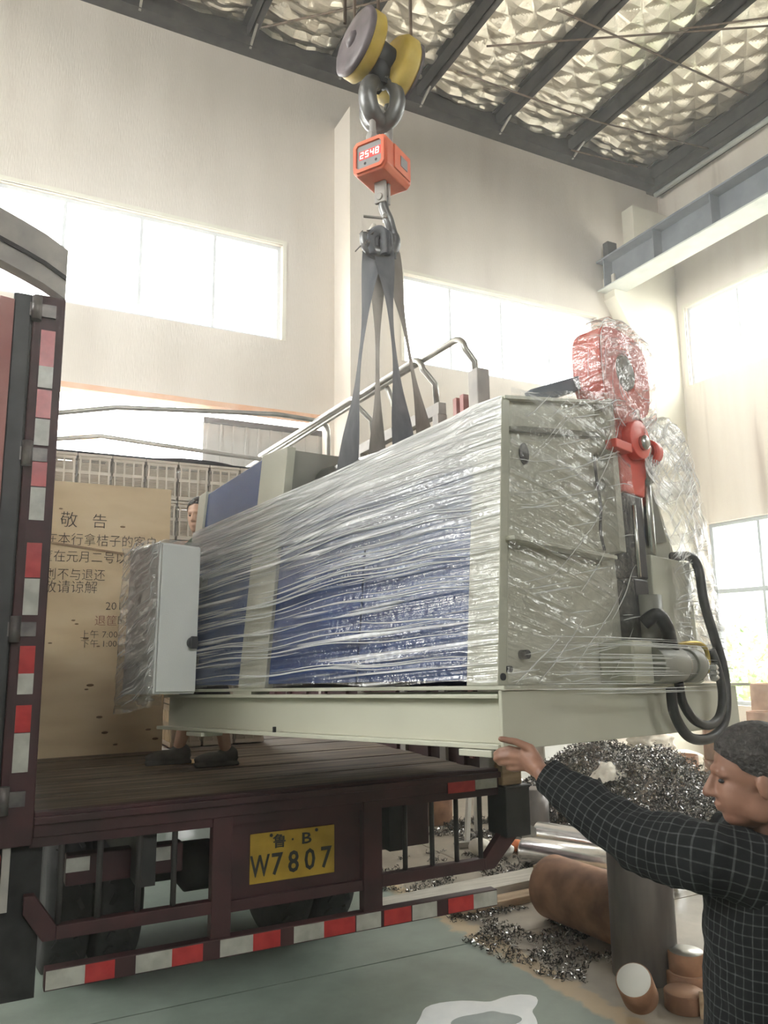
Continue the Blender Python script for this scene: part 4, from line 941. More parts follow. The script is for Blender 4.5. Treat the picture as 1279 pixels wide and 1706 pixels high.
# lower swivel hook
h0 = HP(640, 325)
pl3 = (rt_*.86+fw_*.30).normalized()
ctr = HP(632, 398)
hp_ = [h0, HP(640, 345), HP(648, 366)]+[ctr+pl3*(.078*math.cos(R(q)))+up_*(.080*math.sin(R(q))) for q in range(30, -205, -20)]
rr_ = [.026]*9+[.026+.012*math.sin(math.pi*i/44) for i in range((len(hp_)-1)*4+1-9)]
put('lower_hook', MB().tube(smooth_path(hp_, 4), rr_, 14), 'hook_steel', sc_)
put('safety_latch', MB().bar(HP(641, 362), HP(606, 358), .014, .008).cyl(HP(642, 362, -.03), HP(642, 362, .03), .012, 10), 'steel', sc_)
# sling webbing: four flat legs gathered on the hook, each going round the top roll
def MP(w, s_, h): return MM @ Vector((w, s_, h))
legs = [((.27, 1.055, 1.18), -18, -.02, 'grey webbing sling leg running down to the far stand, leftmost of the four', 'strap'),
        ((.50, 1.09, 1.17), -4, .03, 'brown twisted webbing sling leg, second from left under the hook', 'strap_brown'),
        ((.27, .67, 1.20), 12, -.02, 'grey webbing sling leg, third from left under the hook', 'strap'),
        ((.50, .72, 1.17), 28, .03, 'thin webbing sling leg in front of the high window, rightmost of the four', 'strap_brown')]
for (p, px, d, lab, mt_) in legs:
    top = HP(632+px*.62, 418, d*.6); end = MP(*p)
    def strap(u, v, top=top, end=end, d=d, px=px):
        a_ = u; c = top.lerp(end, a_)
        w0, w1 = .10, .10
        wid = w0+(w1-w0)*a_; wid *= (1-.45*math.sin(math.pi*min(1, a_*1.15))**2)
        tw = R(70)*math.sin(math.pi*a_)*(1 if px > 0 else -1)
        dir_ = (rt_*math.cos(tw)+fw_*math.sin(tw))
        return c+dir_*wid*(v-.5)+fw_*.01*math.sin(a_*20+px)
    mb = MB().grid(strap, 40, 4); m2 = MB().grid(lambda u, v: strap(u, v)+fw_*.008, 40, 4); mb.add(m2.v, [tuple(reversed(f)) for f in m2.f], True)
    s0 = thing('lifting_sling', lab, 'sling', end, group='webbing slings under the hook')
    put('webbing', mb, mt_, s0)
    # loop under the roll
    wv = .385-p[0]
    lp = []
    for q in range(0, 181, 15):
        an = R(q) if p[0] < .385 else R(180-q)
        lp.append(MP(.385-math.cos(an)*.122, p[1], 1.165-math.sin(an)*.122))
    lm = MB()
    for i in range(len(lp)-1): lm.bar(lp[i], lp[i+1], .006, .085, up=e1)
    put('roll_loop', lm, mt_, s0) if p[0] < .385 else None
# gathered sling bundle on the hook
gather = MB()
for k in range(5):
    ang = R(-40+20*k); c = HP(622+5*k, 402, -.04+.02*k)
    gather.tube(smooth_path([c-up_*.09, c+up_*.0-rt_*.01, c+up_*.035+rt_*.02, c+up_*.02+rt_*.05, c-up_*.09+rt_*.05], 4), .024, 8, flat=.45)
gt = thing('sling_bundle', 'frayed grey bundle of sling eyes gathered on the lower hook', 'sling', HP(632, 420)); put('webbing', gather, 'strap', gt)
frz = MB(); rnd = random.Random(3)
for k in range(60):
    c = HP(rnd.uniform(604, 618), rnd.uniform(395, 420), rnd.uniform(-.05, .05)); frz.tube([c, c+Vector((rnd.gauss(0, .012), rnd.gauss(0, .012), rnd.gauss(0, .012))), c+Vector((rnd.gauss(0, .02), rnd.gauss(0, .02), rnd.gauss(0, .015)))], .003, 4)
put('frayed_fibres', frz, 'strap_brown', gt, kind='stuff')
put('hook_tip_guard', MB().cyl(HP(617, 388), HP(624, 372), .018, 10, r2=.010), 'sack', gt)

# ================================================================== people
def at(px, py, d): return Vector((0, 0, HC))+cr_*((px-639.5)/1300*d)-cu_*((py-853)/1300*d)+cf_*d
def capsule(mb, a, b, r1, r2, n=12):
    a, b = Vector(a), Vector(b); d = (b-a); l = d.length or 1e-4; d = d/l
    pts, rs = [], []
    for k in range(5): q = R(90*k/4); pts.append(a-d*r1*math.cos(q)); rs.append(max(1e-4, r1*math.sin(q)))
    for k in range(1, 6): t = k/6; pts.append(a+d*l*t); rs.append(r1+(r2-r1)*t)
    for k in range(5): q = R(90*k/4); pts.append(b+d*r2*math.sin(q)); rs.append(max(1e-4, r2*math.cos(q)))
    return mb.tube(pts, rs, n)
def ellipsoid(mb, c, F, Lf, U, rf, rl, ru, n=20):
    c = Vector(c); M = Matrix.Translation(c) @ Matrix((F*rf, Lf*rl, U*ru)).transposed().to_4x4()
    return mb.lathe([(max(1e-4, math.sin(R(180*k/12))), -math.cos(R(180*k/12))) for k in range(13)], n, M)
def remesh(name, mb, mat, parent, voxel=.006, smooth=5):
    me = mb.mesh(name, mat); o = bpy.data.objects.new(name, me); COL.objects.link(o)
    m = o.modifiers.new('r', 'REMESH'); m.mode = 'VOXEL'; m.voxel_size = voxel; m.use_smooth_shade = True
    s_ = o.modifiers.new('s', 'SMOOTH'); s_.factor = .5; s_.iterations = smooth
    dg = bpy.context.evaluated_depsgraph_get(); dg.update()
    me2 = bpy.data.meshes.new_from_object(o.evaluated_get(dg)); bpy.data.objects.remove(o)
    me2.materials.clear(); me2.materials.append(MATS[mat]); me2.polygons.foreach_set('use_smooth', [True]*len(me2.polygons))
    return put(name, None, mat, parent, me=me2)
def loft(name, rings, mat, parent, n=36, ucount=24, vscale=26, wrinkle=.004, closed_ends=True, seed=0.):
    """rings: (centre, x axis, y axis, rx, ry); UV in checks so that a woven pattern follows the cloth"""
    vs, uvs = [], []; acc = 0; prev = None
    for c, X, Y, rx, ry in rings:
        if prev is not None: acc += (Vector(c)-prev).length
        prev = Vector(c)
        for j in range(n+1):
            q = 2*math.pi*j/n; p = Vector(c)+X*rx*math.cos(q)+Y*ry*math.sin(q)
            w = noise.noise((p.x*13+seed, p.y*13, p.z*9))*wrinkle+noise.noise((p.x*6+seed*2, p.y*6, p.z*20))*wrinkle*.5+noise.noise((p.x*30, p.y*30+seed, p.z*16))*wrinkle*.6
            p += (X*math.cos(q)+Y*math.sin(q))*w; vs.append(p); uvs.append((j/n*ucount, acc*vscale))
    k = len(rings); fs = [(i*(n+1)+j, i*(n+1)+j+1, (i+1)*(n+1)+j+1, (i+1)*(n+1)+j) for i in range(k-1) for j in range(n)]
    me = bpy.data.meshes.new(name); me.from_pydata([tuple(v) for v in vs], [], fs); me.update()
    uv = me.uv_layers.new(name='UVMap')
    for l in me.loops: uv.data[l.index].uv = uvs[l.vertex_index]
    me.polygons.foreach_set('use_smooth', [True]*len(me.polygons)); me.materials.append(MATS[mat])
    return put(name, None, mat, parent, me=me)
def path_rings(pts, radii, n, flat=1.0, ref=None):
    P_ = smooth_path(pts, n); out = []; m = len(P_); X = None
    for i, p in enumerate(P_):
        d = (P_[min(i+1, m-1)]-P_[max(i-1, 0)]).normalized()
        u = Vector(ref) if ref is not None else Vector((0, 0, 1))
        X = (u-d*u.dot(d)).normalized() if X is None else (X-d*X.dot(d)).normalized()
        t = i/(m-1)*(len(radii)-1); k = min(int(t), len(radii)-2); r_ = radii[k]+(radii[k+1]-radii[k])*(t-k)
        out.append((p, X, d.cross(X), r_, r_*flat))
    return out
Z = Vector((0, 0, 1))
def head_parts(mb, c, F, s=1.0):
    F = F.normalized(); Lf = Z.cross(F).normalized(); U = F.cross(Lf).normalized()
    q = lambda f, l, u: c+F*f*s+Lf*l*s+U*u*s
    E_ = lambda f, l, u, a, b, d: ellipsoid(mb, q(f, l, u), F, Lf, U, a*s, b*s, d*s)
    E_(-.012, 0, .028, .098, .077, .092)       # skull
    E_(.026, 0, -.035, .068, .060, .080)        # face
    E_(.048, 0, -.085, .036, .040, .028)        # chin and jaw
    E_(-.005, .045, -.055, .05, .02, .045); E_(-.005, -.045, -.055, .05, .02, .045)
    E_(.080, .0, .022, .016, .045, .012)        # brow
    capsule(mb, q(.088, 0, .012), q(.110, 0, -.030), .008*s, .013*s); E_(.098, .011, -.034, .012, .008, .008); E_(.098, -.011, -.034, .012, .008, .008)
    E_(.088, 0, -.058, .012, .022, .006); E_(.085, 0, -.069, .012, .020, .007)      # lips
    for sd in (1, -1): E_(-.008, sd*.078, -.012, .018, .008, .030); E_(.042, sd*.034, -.022, .03, .022, .030); E_(.070, sd*.030, .012, .016, .018, .008)
    return q, F, Lf, U
def hair_cap(name, c, F, parent, s=1.0, front=62, back=118, mat='hair', rough=.0035):
    Lf = Z.cross(F).normalized(); U = F.cross(Lf).normalized(); mb = MB()
    def fn(u, v):
        az = 2*math.pi*u; cf = math.cos(az)
        side = abs(math.sin(az))
        lim = front+(back-front)*(.5-.5*cf)**.8+(6*side if cf < .5 else 0)
        po = R(lim)*v; d = F*(math.sin(po)*cf)+Lf*(math.sin(po)*math.sin(az))+U*math.cos(po)
        k = 1+.05*min(1, (1-v)*6)+noise.noise(tuple(d*28))*.018
        ctr = c+F*(-.014)*s+U*.030*s
        return ctr+F*(d.dot(F)*.102*s*k)+Lf*(d.dot(Lf)*.081*s*k)+U*(d.dot(U)*.096*s*k)
    mb.grid(fn, 64, 26)
    return put(name, mb, mat, parent)
def eyes(q, F, parent, s=1.0):
    for sd in (1, -1): put('eye', MB().lathe([(.0001, -.006*s), (.006*s, -.004*s), (.0085*s, 0), (.006*s, .004*s), (.0001, .006*s)], 14, Matrix.Translation(q(.0775, sd*.030, -.001))), 'machine_black', parent)
# ---- worker in the foreground
wk = thing('person', 'man in dark plaid shirt at right, arm stretched out to steady the machine', 'person', (1.82, 1.50, 0))
hdc = at(1255, 1294, 2.0); Fw = (-rt_*.97+fw_*.25-Z*.08).normalized()
Lw = Z.cross(Fw).normalized()
neck = at(1268, 1392, 2.04); chest = at(1262, 1490, 2.05); pelvis = at(1272, 1742, 2.09)
lsh = at(1192, 1432, 1.95); lel = at(1040, 1384, 2.12); lwr = at(905, 1290, 2.315)
rsh = neck-Lw*.17-Z*.07+Fw*.03; rel = rsh-Fw*.05-Z*.28-Lw*.03; rwr = rel+Fw*.04-Z*.24
lhip, rhip = pelvis+Lw*.09-Z*.03, pelvis-Lw*.09-Z*.03
fz = .075
lan = Vector((lhip.x, lhip.y, fz))+Lw*.05+Fw*.12; ran = Vector((rhip.x, rhip.y, fz))-Lw*.05-Fw*.14
lkn, rkn = lhip.lerp(lan, .5)+Fw*.05, rhip.lerp(ran, .5)+Fw*.04
mb = MB(); qh, Fh, Lh, Uh = head_parts(mb, hdc, Fw, 1.06)
capsule(mb, neck-Z*.04, hdc-Fw*.03-Z*.03, .058, .054); capsule(mb, chest-Z*.06, neck-Z*.03, .115, .07); capsule(mb, pelvis, chest, .12, .13)
capsule(mb, neck-Z*.05, lsh, .06, .055); capsule(mb, neck-Z*.05, rsh, .06, .055)
for a_, b_, r1, r2 in ((lsh, lel, .05, .04), (lel, lwr, .041, .029), (rsh, rel, .05, .04), (rel, rwr, .04, .028), (lhip, lkn, .085, .058), (lkn, lan, .055, .04), (rhip, rkn, .085, .058), (rkn, ran, .055, .04)): capsule(mb, a_, b_, r1, r2)
def fing(pts, r0, r1):
    for i in range(len(pts)-1): capsule(mb, pts[i], pts[i+1], r0+(r1-r0)*i/(len(pts)-1), r0+(r1-r0)*(i+1)/(len(pts)-1), 10)
kn = [at(871, 1252, 2.415), at(871, 1262, 2.41), at(874, 1271, 2.405), at(879, 1280, 2.40)]
for p in kn: capsule(mb, lwr, p, .024, .0125)
capsule(mb, lwr, at(884, 1262, 2.40), .027, .018); capsule(mb, at(890, 1275, 2.37), at(876, 1266, 2.405), .026, .017)
fing([kn[0], at(848, 1247, 2.435), at(833, 1250, 2.455), at(825, 1256, 2.475)], .0110, .0085)
fing([kn[1], at(848, 1259, 2.425), at(832, 1261, 2.445), at(825, 1265, 2.465)], .0115, .0088)
fing([kn[2], at(852, 1270, 2.42), at(838, 1271, 2.44), at(832, 1272, 2.46)], .0108, .0085)
fing([kn[3], at(862, 1281, 2.41), at(851, 1281, 2.425), at(846, 1280, 2.44)], .0095, .0078)
fing([at(898, 1270, 2.36), at(884, 1247, 2.39), at(860, 1236, 2.41), at(834, 1231, 2.425)], .0165, .0098)   # thumb
for k in range(4): fing([rwr-Z*.05+Fw*(-.03+.02*k), rwr-Z*.10+Fw*(-.03+.02*k), rwr-Z*.145+Lw*.02+Fw*(-.03+.02*k)], .011, .009)
fing([rwr, rwr+Fw*.04-Z*.04, rwr+Fw*.05-Z*.09], .013, .01); capsule(mb, rwr, rwr-Z*.05, .028, .03)
remesh('body', mb, 'skin', wk, .0048, 4)
hair_cap('hair', hdc, Fw, wk, 1.06, 66, 126)
eyes(qh, Fw, wk, 1.06)
X_, Y_ = Fw, Lw
tor = []
for t, rx, ry in ((0, .150, .205), (.12, .152, .208), (.3, .150, .21), (.5, .150, .215), (.7, .148, .22), (.85, .135, .215), (.93, .115, .185), (.985, .085, .115), (1.02, .068, .075)):
    c = (pelvis-Z*.06).lerp(neck+Z*.0, t); tor.append((c, X_, Y_, rx, ry))
def dens(rings, m=6):
    out = []
    for (a, b) in zip(rings, rings[1:]):
        for k in range(m): t = k/m; out.append((Vector(a[0]).lerp(Vector(b[0]), t), a[1], a[2], a[3]+(b[3]-a[3])*t, a[4]+(b[4]-a[4])*t))
    out.append(rings[-1]); return out
loft('shirt', dens(tor), 'plaid_shirt', wk, 56, 44, 36, .008)
loft('collar', dens([(neck-Z*.035, X_, Y_, .082, .088), (neck+Z*.0, X_, Y_, .078, .078), (neck+Z*.03-Fw*.012, X_, Y_, .076, .074)], 4), 'plaid_shirt', wk, 40, 30, 24, .003)
cuff_dir = (lwr-lel).normalized()
loft('sleeve', path_rings([neck+Lw*.11-Z*.07, lsh, lsh.lerp(lel, .55)-Z*.012, lel-Z*.006, lel.lerp(lwr, .5)-Z*.004, lwr-cuff_dir*.012], [.09, .092, .088, .078, .064, .050], 9), 'plaid_shirt', wk, 40, 20, 36, .013, seed=3.)
loft('sleeve', path_rings([neck-Lw*.11-Z*.06, rsh, rel, rel.lerp(rwr, .9)], [.095, .09, .07, .045], 8), 'plaid_shirt', wk, 36, 12, 24, .008, seed=5.)
loft('trousers', dens([(pelvis+Z*.05, X_, Y_, .135, .185), (pelvis-Z*.10, X_, Y_, .13, .185), (pelvis-Z*.17, X_, Y_, .09, .13)], 5), 'trousers', wk, 40, 10, 10, .004)
for hp, kn_, an in ((lhip, lkn, lan), (rhip, rkn, ran)): loft('trouser_leg', path_rings([hp+Z*.03, kn_, an+Z*.01], [.105, .085, .07], 10, ref=Fw), 'trousers', wk, 30, 8, 10, .006, seed=hp.x)
def shoe(an, F, parent, mat='shoe', s=1.0):
    mb = MB(); F = Vector((F.x, F.y, 0)).normalized(); Lf = Z.cross(F)
    b0 = Vector((an.x, an.y, an.z-.075))
    ellipsoid(mb, b0+F*.06*s+Z*.042, F, Lf, Z, .14*s, .047*s, .04); ellipsoid(mb, b0-F*.01*s+Z*.06, F, Lf, Z, .065*s, .042*s, .055)
    mb.prism([(0, 0)]*0 or [(-.075*s, 0), (.195*s, 0), (.195*s, .022), (-.075*s, .022)], -.038, .038, 'xzy')
    n_ = len(mb.v); M = Matrix.Translation(b0) @ Matrix((F, Lf, Z)).transposed().to_4x4()
    for i in range(n_-8, n_): mb.v[i] = M @ mb.v[i]
    return remesh('shoe', mb, mat, parent, .006, 4)
shoe(lan, Fw, wk); shoe(ran, Fw, wk)
# ---- man on the truck bed behind the machine
p2 = thing('person', 'man standing on the truck bed, half hidden behind the machine and its cabinet', 'person', (1.16, 4.70, BZ))
F2 = Vector((-.62, -.78, -.1)).normalized(); L2 = Z.cross(F2).normalized(); S2 = .93
hd2 = Vector((1.135, 4.72, 2.64)); nk2 = hd2+Vector((.025, .02, -.14)); ch2 = nk2-Z*.16; pv2 = Vector((1.16, 4.72, BZ+.80))
Wd = Vector((-1, .05, 0)).normalized()
an_a, an_b = Vector((1.055, 4.72, BZ+.115)), Vector((1.325, 4.68, BZ+.075))
kn_a, kn_b = Vector((1.13, 4.69, BZ+.44)), Vector((1.25, 4.68, BZ+.44))
hp_a, hp_b = pv2+L2*.08, pv2-L2*.08
mb = MB(); q2, *_ = head_parts(mb, hd2, F2, S2)
capsule(mb, nk2-Z*.04, hd2-Z*.04, .052, .05); capsule(mb, ch2, nk2-Z*.03, .11, .065); capsule(mb, pv2, ch2, .11, .12)
sh_a, sh_b = nk2+L2*.17-Z*.06, nk2-L2*.17-Z*.06
el_a, el_b = sh_a-Z*.27+F2*.02, sh_b-Z*.27+F2*.03; wr_a, wr_b = el_a-Z*.2+F2*.12, el_b-Z*.18+F2*.14
capsule(mb, nk2-Z*.05, sh_a, .05, .05); capsule(mb, nk2-Z*.05, sh_b, .05, .05)
for a_, b_, r1, r2 in ((sh_a, el_a, .048, .038), (el_a, wr_a, .038, .027), (sh_b, el_b, .048, .038), (el_b, wr_b, .038, .027), (hp_a, kn_a, .08, .055), (kn_a, an_a, .055, .034), (hp_b, kn_b, .08, .055), (kn_b, an_b, .055, .034)): capsule(mb, a_, b_, r1, r2)
for wr in (wr_a, wr_b):
    capsule(mb, wr, wr+F2*.05-Z*.03, .027, .03)
    for k in range(4): capsule(mb, wr+F2*.06-Z*.04+L2*(-.03+.02*k), wr+F2*.09-Z*.10+L2*(-.03+.02*k), .010, .008, 8)
    capsule(mb, wr+F2*.02, wr+F2*.06-Z*.05+L2*.045, .012, .009, 8)
remesh('body', mb, 'skin_pale', p2, .0065, 4)
hair_cap('hair', hd2, F2, p2, S2, 60, 118); eyes(q2, F2, p2, S2)
tor = [((pv2-Z*.08).lerp(nk2, t), F2.copy(), L2, rx, ry) for t, rx, ry in ((0, .13, .17), (.4, .13, .18), (.75, .13, .19), (.9, .10, .16), (.98, .07, .09), (1.02, .058, .06))]
loft('shirt', dens(tor), 'shirt_green', p2, 40, 10, 10, .006)
for a_, b_, c_ in ((sh_a, el_a, wr_a), (sh_b, el_b, wr_b)): loft('sleeve', path_rings([a_+Z*.01, a_.lerp(b_, .5), b_, b_.lerp(c_, .7)], [.07, .065, .052, .04], 6, ref=F2), 'shirt_green', p2, 24, 8, 8, .006)
loft('trousers', dens([(pv2+Z*.06, F2.copy(), L2, .125, .17), (pv2-Z*.08, F2.copy(), L2, .12, .17), (pv2-Z*.15, F2.copy(), L2, .09, .13)], 5), 'trousers', p2, 36, 8, 8, .004)
for h_, k_2, a_ in ((hp_a, kn_a, an_a), (hp_b, kn_b, an_b)): loft('trouser_leg', path_rings([h_+Z*.02, k_2, k_2.lerp(a_, .45)], [.095, .078, .07], 8, ref=Wd), 'trousers', p2, 28, 8, 8, .006)
shoe(an_a+Vector((0, 0, -.015)), Wd, p2, s=.95); shoe(an_b, Wd, p2, s=.95)
tag(put('cardboard_scrap', MB().prism([(1.06, 4.86), (1.30, 4.80), (1.36, 4.95), (1.12, 5.02)], BZ+.001, BZ+.006, 'xyz'), 'cardboard'), 'yellow-brown cardboard scrap on the truck bed between the walking feet', 'cardboard')

# ================================================================== yard of bars, billets and swarf on the floor
def lathed(name, label, cat, mat, prof, M, n=32, cap=None, group=None):
    t = thing(name, label, cat, M=Matrix.Translation(M.translation), model=False, group=group)
    put('body', MB().lathe(prof, n, M), mat, t)
    if cap: put('cut_face', MB().lathe(cap[1], n, M), cap[0], t)
    return t
def upr(x, y, z=0): return Matrix.Translation((x, y, z))
def lay(a, b):
    a, b = Vector(a), Vector(b); d = (b-a).normalized(); x = d.orthogonal().normalized(); return Matrix.Translation(a) @ Matrix((x, d.cross(x), d)).transposed().to_4x4(), (b-a).length
lathed('round_billet', 'dark steel round billet standing upright beside the man', 'billet', 'billet', [(.176, 0), (.18, .006), (.18, .745), (.174, .753)], upr(3.46, 3.60), cap=('rust_light', [(0, .7535), (.172, .7535), (.172, .7545), (0, .7545)]))
M, l = lay((3.60, 4.62, .205), (3.66, 3.86, .205)); lathed('round_billet', 'fat rusty brown billet lying on the floor behind the upright billet', 'billet', 'rust', [(.16, 0), (.19, .012), (.203, .04), (.203, l-.008), (.196, l)], M, 40, cap=('billet', [(0, l+.0005), (.192, l+.0005), (.192, l+.002), (0, l+.002)]))
M, l = lay((4.22, 5.74, .117), (4.78, 4.55, .117)); lathed('polished_bar', 'shiny turned steel bar lying nearest the truck corner', 'bar', 'steel_bright', [(.095, 0), (.115, .02), (.115, l*.55), (.108, l*.56), (.108, l)], M)
M, l = lay((4.72, 6.2, .115), (5.25, 5.0, .115)); lathed('polished_bar', 'shiny turned steel bar lying behind the other polished bar', 'bar', 'steel_bright', [(.08, 0), (.098, .02), (.098, l*.4), (.112, l*.41), (.112, l)], M)
tag(put('timber_block', MB().box(-.42, .42, -.10, .10, 0, .19, upr(4.12, 4.78) @ Matrix.Rotation(R(-62), 4, 'Z')), 'timber', bevel=.008), 'brown wooden block wedged beside the polished bars', 'block')
tag(put('flat_plank', MB().box(-.85, .85, -.13, .13, .0, .06, upr(3.40, 5.28) @ Matrix.Rotation(R(4), 4, 'Z')), 'pale_plank', bevel=.005), 'pale grey plank lying on the floor behind the truck bumper', 'plank')
tag(put('flat_plank', MB().box(-.5, .5, -.07, .07, .0, .05, upr(3.55, 4.98) @ Matrix.Rotation(R(2), 4, 'Z')), 'timber', bevel=.005), 'short dark plank beside the rusty lying billet', 'plank')
# sawn discs
def disc(x, y, z, r_, h, tilt, az, lab, face='white_board'):
    M = Matrix.Translation((x, y, z)) @ Matrix.Rotation(R(az), 4, 'Z') @ Matrix.Rotation(R(tilt), 4, 'Y')
    lathed('steel_offcut', lab, 'offcut', 'rust', [(r_-.004, 0), (r_, .004), (r_, h-.004), (r_-.004, h)], M, 32, cap=(face, [(0, h+.0003), (r_-.006, h+.0003), (r_-.006, h+.0012), (0, h+.0012)]), group='round steel offcuts by the upright billet')
disc(3.10, 3.27, .075, .09, .15, -42, 30, 'round steel offcut tipped on edge with a pale sawn face towards the camera')
disc(3.33, 3.20, .0, .10, .085, 0, 0, 'round steel offcut lying flat with a brownish top beside the tipped one', 'rust_light')
disc(3.53, 3.36, .09, .095, .10, 0, 0, 'round steel offcut with bright grey top stacked by the man', 'pipe_steel'); disc(3.53, 3.36, .0, .11, .088, 0, 0, 'round steel offcut at the bottom of the stack by the man', 'rust_light')
tag(put('timber_wedge', MB().prism([(-.10, 0), (.10, 0), (.10, .05), (-.10, .13)], -.06, .06, 'xzy'), 'timber', bevel=.004), 'small brown wedge among the round offcuts', 'wedge').matrix_world = Matrix.Translation((3.42, 3.10, 0)) @ Matrix.Rotation(R(40), 4, 'Z')
lathed('turned_bush', 'brown stepped steel bush standing behind the truck corner', 'bush', 'billet', [(.155, 0), (.16, .01), (.16, .30), (.13, .32), (.125, .40), (.10, .41)], upr(5.05, 6.68))
# rusty tubes by the wall
for (x, y, z, r_, h, lab) in ((8.15, 7.55, 0, .165, .42, 'rusty brown drum at the foot of the sacks'), (8.18, 7.05, 0, .165, .42, 'rusty drum carrying a taller pinkish tube'), (8.18, 7.05, .422, .16, .52, 'pinkish brown tube stacked on a drum'), (9.55, 7.3, 0, .24, 1.28, 'tall rusty brown tube standing under the right window'), (8.75, 6.85, 0, .16, .98, 'narrow pinkish tube standing next to the stacked one')):
    lathed('rusty_tube', lab, 'tube', 'rust' if z == 0 and h < .5 else 'rust_light', [(r_-.02, .005), (r_-.008, 0), (r_, .008), (r_, h-.008), (r_-.008, h), (r_-.02, h-.005), (r_-.022, h-.12)], upr(x, y, z), group='rusty tubes by the right wall')
# sacks, leaning boards
for k, (x, y, z, lab) in enumerate(((8.35, 8.35, .0, 'bottom woven sack of the pile behind the drums'), (8.42, 8.38, .30, 'middle woven sack of the pile behind the drums'), (8.36, 8.34, .60, 'pale top sack of the pile behind the drums'), (9.1, 8.5, 0, 'pale woven sack slumped beside the sack pile'))):
    mb = MB()
    def sk(u, v, k=k, x=x, y=y, z=z):
        a_, b_ = 2*math.pi*u, math.pi*(v-.5); ce, se = math.cos(b_), math.sin(b_)
        px, py, pz = math.copysign(abs(math.cos(a_))**.6, math.cos(a_))*ce**.6, math.copysign(abs(math.sin(a_))**.6, math.sin(a_))*ce**.6, math.copysign(abs(se)**.8, se)
        nn = noise.noise((px*2+k, py*2, pz*2))*.08
        return (x+px*(.30+nn), y+py*(.22+nn), z+.155+pz*(.15)+nn*.15*(1-abs(pz)))
    tag(put('woven_sack', mb.grid(sk, 36, 16), 'sack'), lab, 'sack', 'woven sacks by the wall')
for k, (x0, x1, lean_, h, mt_, lab) in enumerate(((7.15, 7.75, .35, 1.0, 'white_board', 'white board leaning on the wall behind the swarf heap'), (7.85, 8.0, .45, 1.2, 'pipe_steel', 'grey metal strip leaning on the wall beside the white board'), (6.4, 7.0, .3, .9, 'white_board', 'white panel leaning on the wall at the left of the leaning boards'))):
    tag(put('leaning_board', MB().add([(x0, YA-lean_-.03, 0), (x1, YA-lean_-.03, 0), (x1+.25, YA-.03, h), (x0+.25, YA-.03, h), (x0, YA-lean_, 0), (x1, YA-lean_, 0), (x1+.25, YA-.005, h), (x0+.25, YA-.005, h)], [(0, 1, 2, 3), (4, 7, 6, 5), (0, 4, 5, 1), (1, 5, 6, 2), (2, 6, 7, 3), (3, 7, 4, 0)]), mt_), lab, 'board')
tag(put('folded_crate', MB().box(-.2, .2, -.15, .15, 0, .30, upr(7.0, 8.6) @ Matrix.Rotation(R(25), 4, 'Z')), 'truck_black', bevel=.01), 'black box standing in front of the leaning boards', 'box')
# swarf
def swarf(cx, cy, rx, ry, H, n, seed, size=(.03, .08), gap=0.):
    rnd = random.Random(seed); mb = MB()
    for k in range(n):
        a_, q = rnd.uniform(0, 2*math.pi), math.sqrt(rnd.random())
        x, y = cx+rx*q*math.cos(a_), cy+ry*q*math.sin(a_)
        if gap and noise.noise((x*3.1, y*3.1, seed)) < gap: continue
        z = H*max(0, 1-q*q)*(1+.35*noise.noise((x*1.8, y*1.8, seed)))*rnd.uniform(.72, 1.06)+.006
        s_ = rnd.uniform(*size); d = Vector((rnd.gauss(0, 1), rnd.gauss(0, 1), rnd.gauss(0, .6))).normalized(); u = d.orthogonal().normalized(); w = d.cross(u); wd = s_*.11
        pts = []; turns = rnd.uniform(.6, 1.6)
        for i in range(6):
            t = i/5; an = turns*2*math.pi*t
            c = Vector((x, y, z))+d*(t-.5)*s_*1.3+(u*math.cos(an)+w*math.sin(an))*s_*.28
            c.z = max(.003, c.z); pts += [c-d*wd, c+d*wd]
        mb.add(pts, [(2*i, 2*i+1, 2*i+3, 2*i+2) for i in range(5)])
    return mb
hp = thing('swarf_heap', 'big glittering heap of dark steel lathe swarf in front of the wall', 'swarf heap', (6.5, 7.2, 0))
def mound(u, v):
    a_ = 2*math.pi*u; x, y = 6.65+1.35*v*math.cos(a_), 7.15+1.25*v*math.sin(a_)
    return (x, y, max(0, .62*(1-v*v)*(1+.35*noise.noise((x*1.8, y*1.8, 21)))-.02))
put('mound', MB().grid(mound, 48, 16), 'swarf_brown', hp); put('curls', swarf(6.65, 7.15, 1.4, 1.3, .66, 14000, 21, (.03, .075)), 'swarf', hp, kind='stuff'); put('brown_curls', swarf(6.9, 6.8, .95, .9, .60, 900, 22, (.05, .10)), 'swarf_brown', hp, kind='stuff')
sl = put('floor_swarf', swarf(3.25, 4.35, .42, .75, .02, 1700, 31, (.015, .045), -.12), 'swarf'); sl['kind'] = 'stuff'; sl['label'] = 'dark swarf curls scattered on the floor before the lying billet'; sl['category'] = 'swarf'
sl = put('floor_swarf', swarf(3.7, 5.85, .9, .6, .02, 1500, 32, (.02, .05), .02), 'swarf'); sl['kind'] = 'stuff'; sl['label'] = 'dark swarf curls scattered on the floor behind the bumper'; sl['category'] = 'swarf'
sl = put('floor_swarf', swarf(4.45, 6.95, .5, .9, .03, 1600, 33, (.03, .07), -.05), 'swarf'); sl['kind'] = 'stuff'; sl['label'] = 'glittering swarf spread between the truck corner and the heap'; sl['category'] = 'swarf'
tag(put('plastic_bag', MB().grid(lambda u, v: (5.9+.35*u, 6.55+.3*v, .42+.16*math.sin(math.pi*u)*math.sin(math.pi*v)+.06*noise.noise((u*5, v*5, 2))), 16, 16), 'sack'), 'crumpled white plastic bag lying on the swarf heap', 'bag')
tag(put('metal_chip', MB().lathe([(0, 0), (.025, 0), (.03, .004), (0, .006)], 12, upr(3.12, 4.10, .003) @ Matrix.Diagonal((1.4, .7, 1, 1))), 'white_board'), 'small bright chip lying on the floor among the swarf', 'chip')
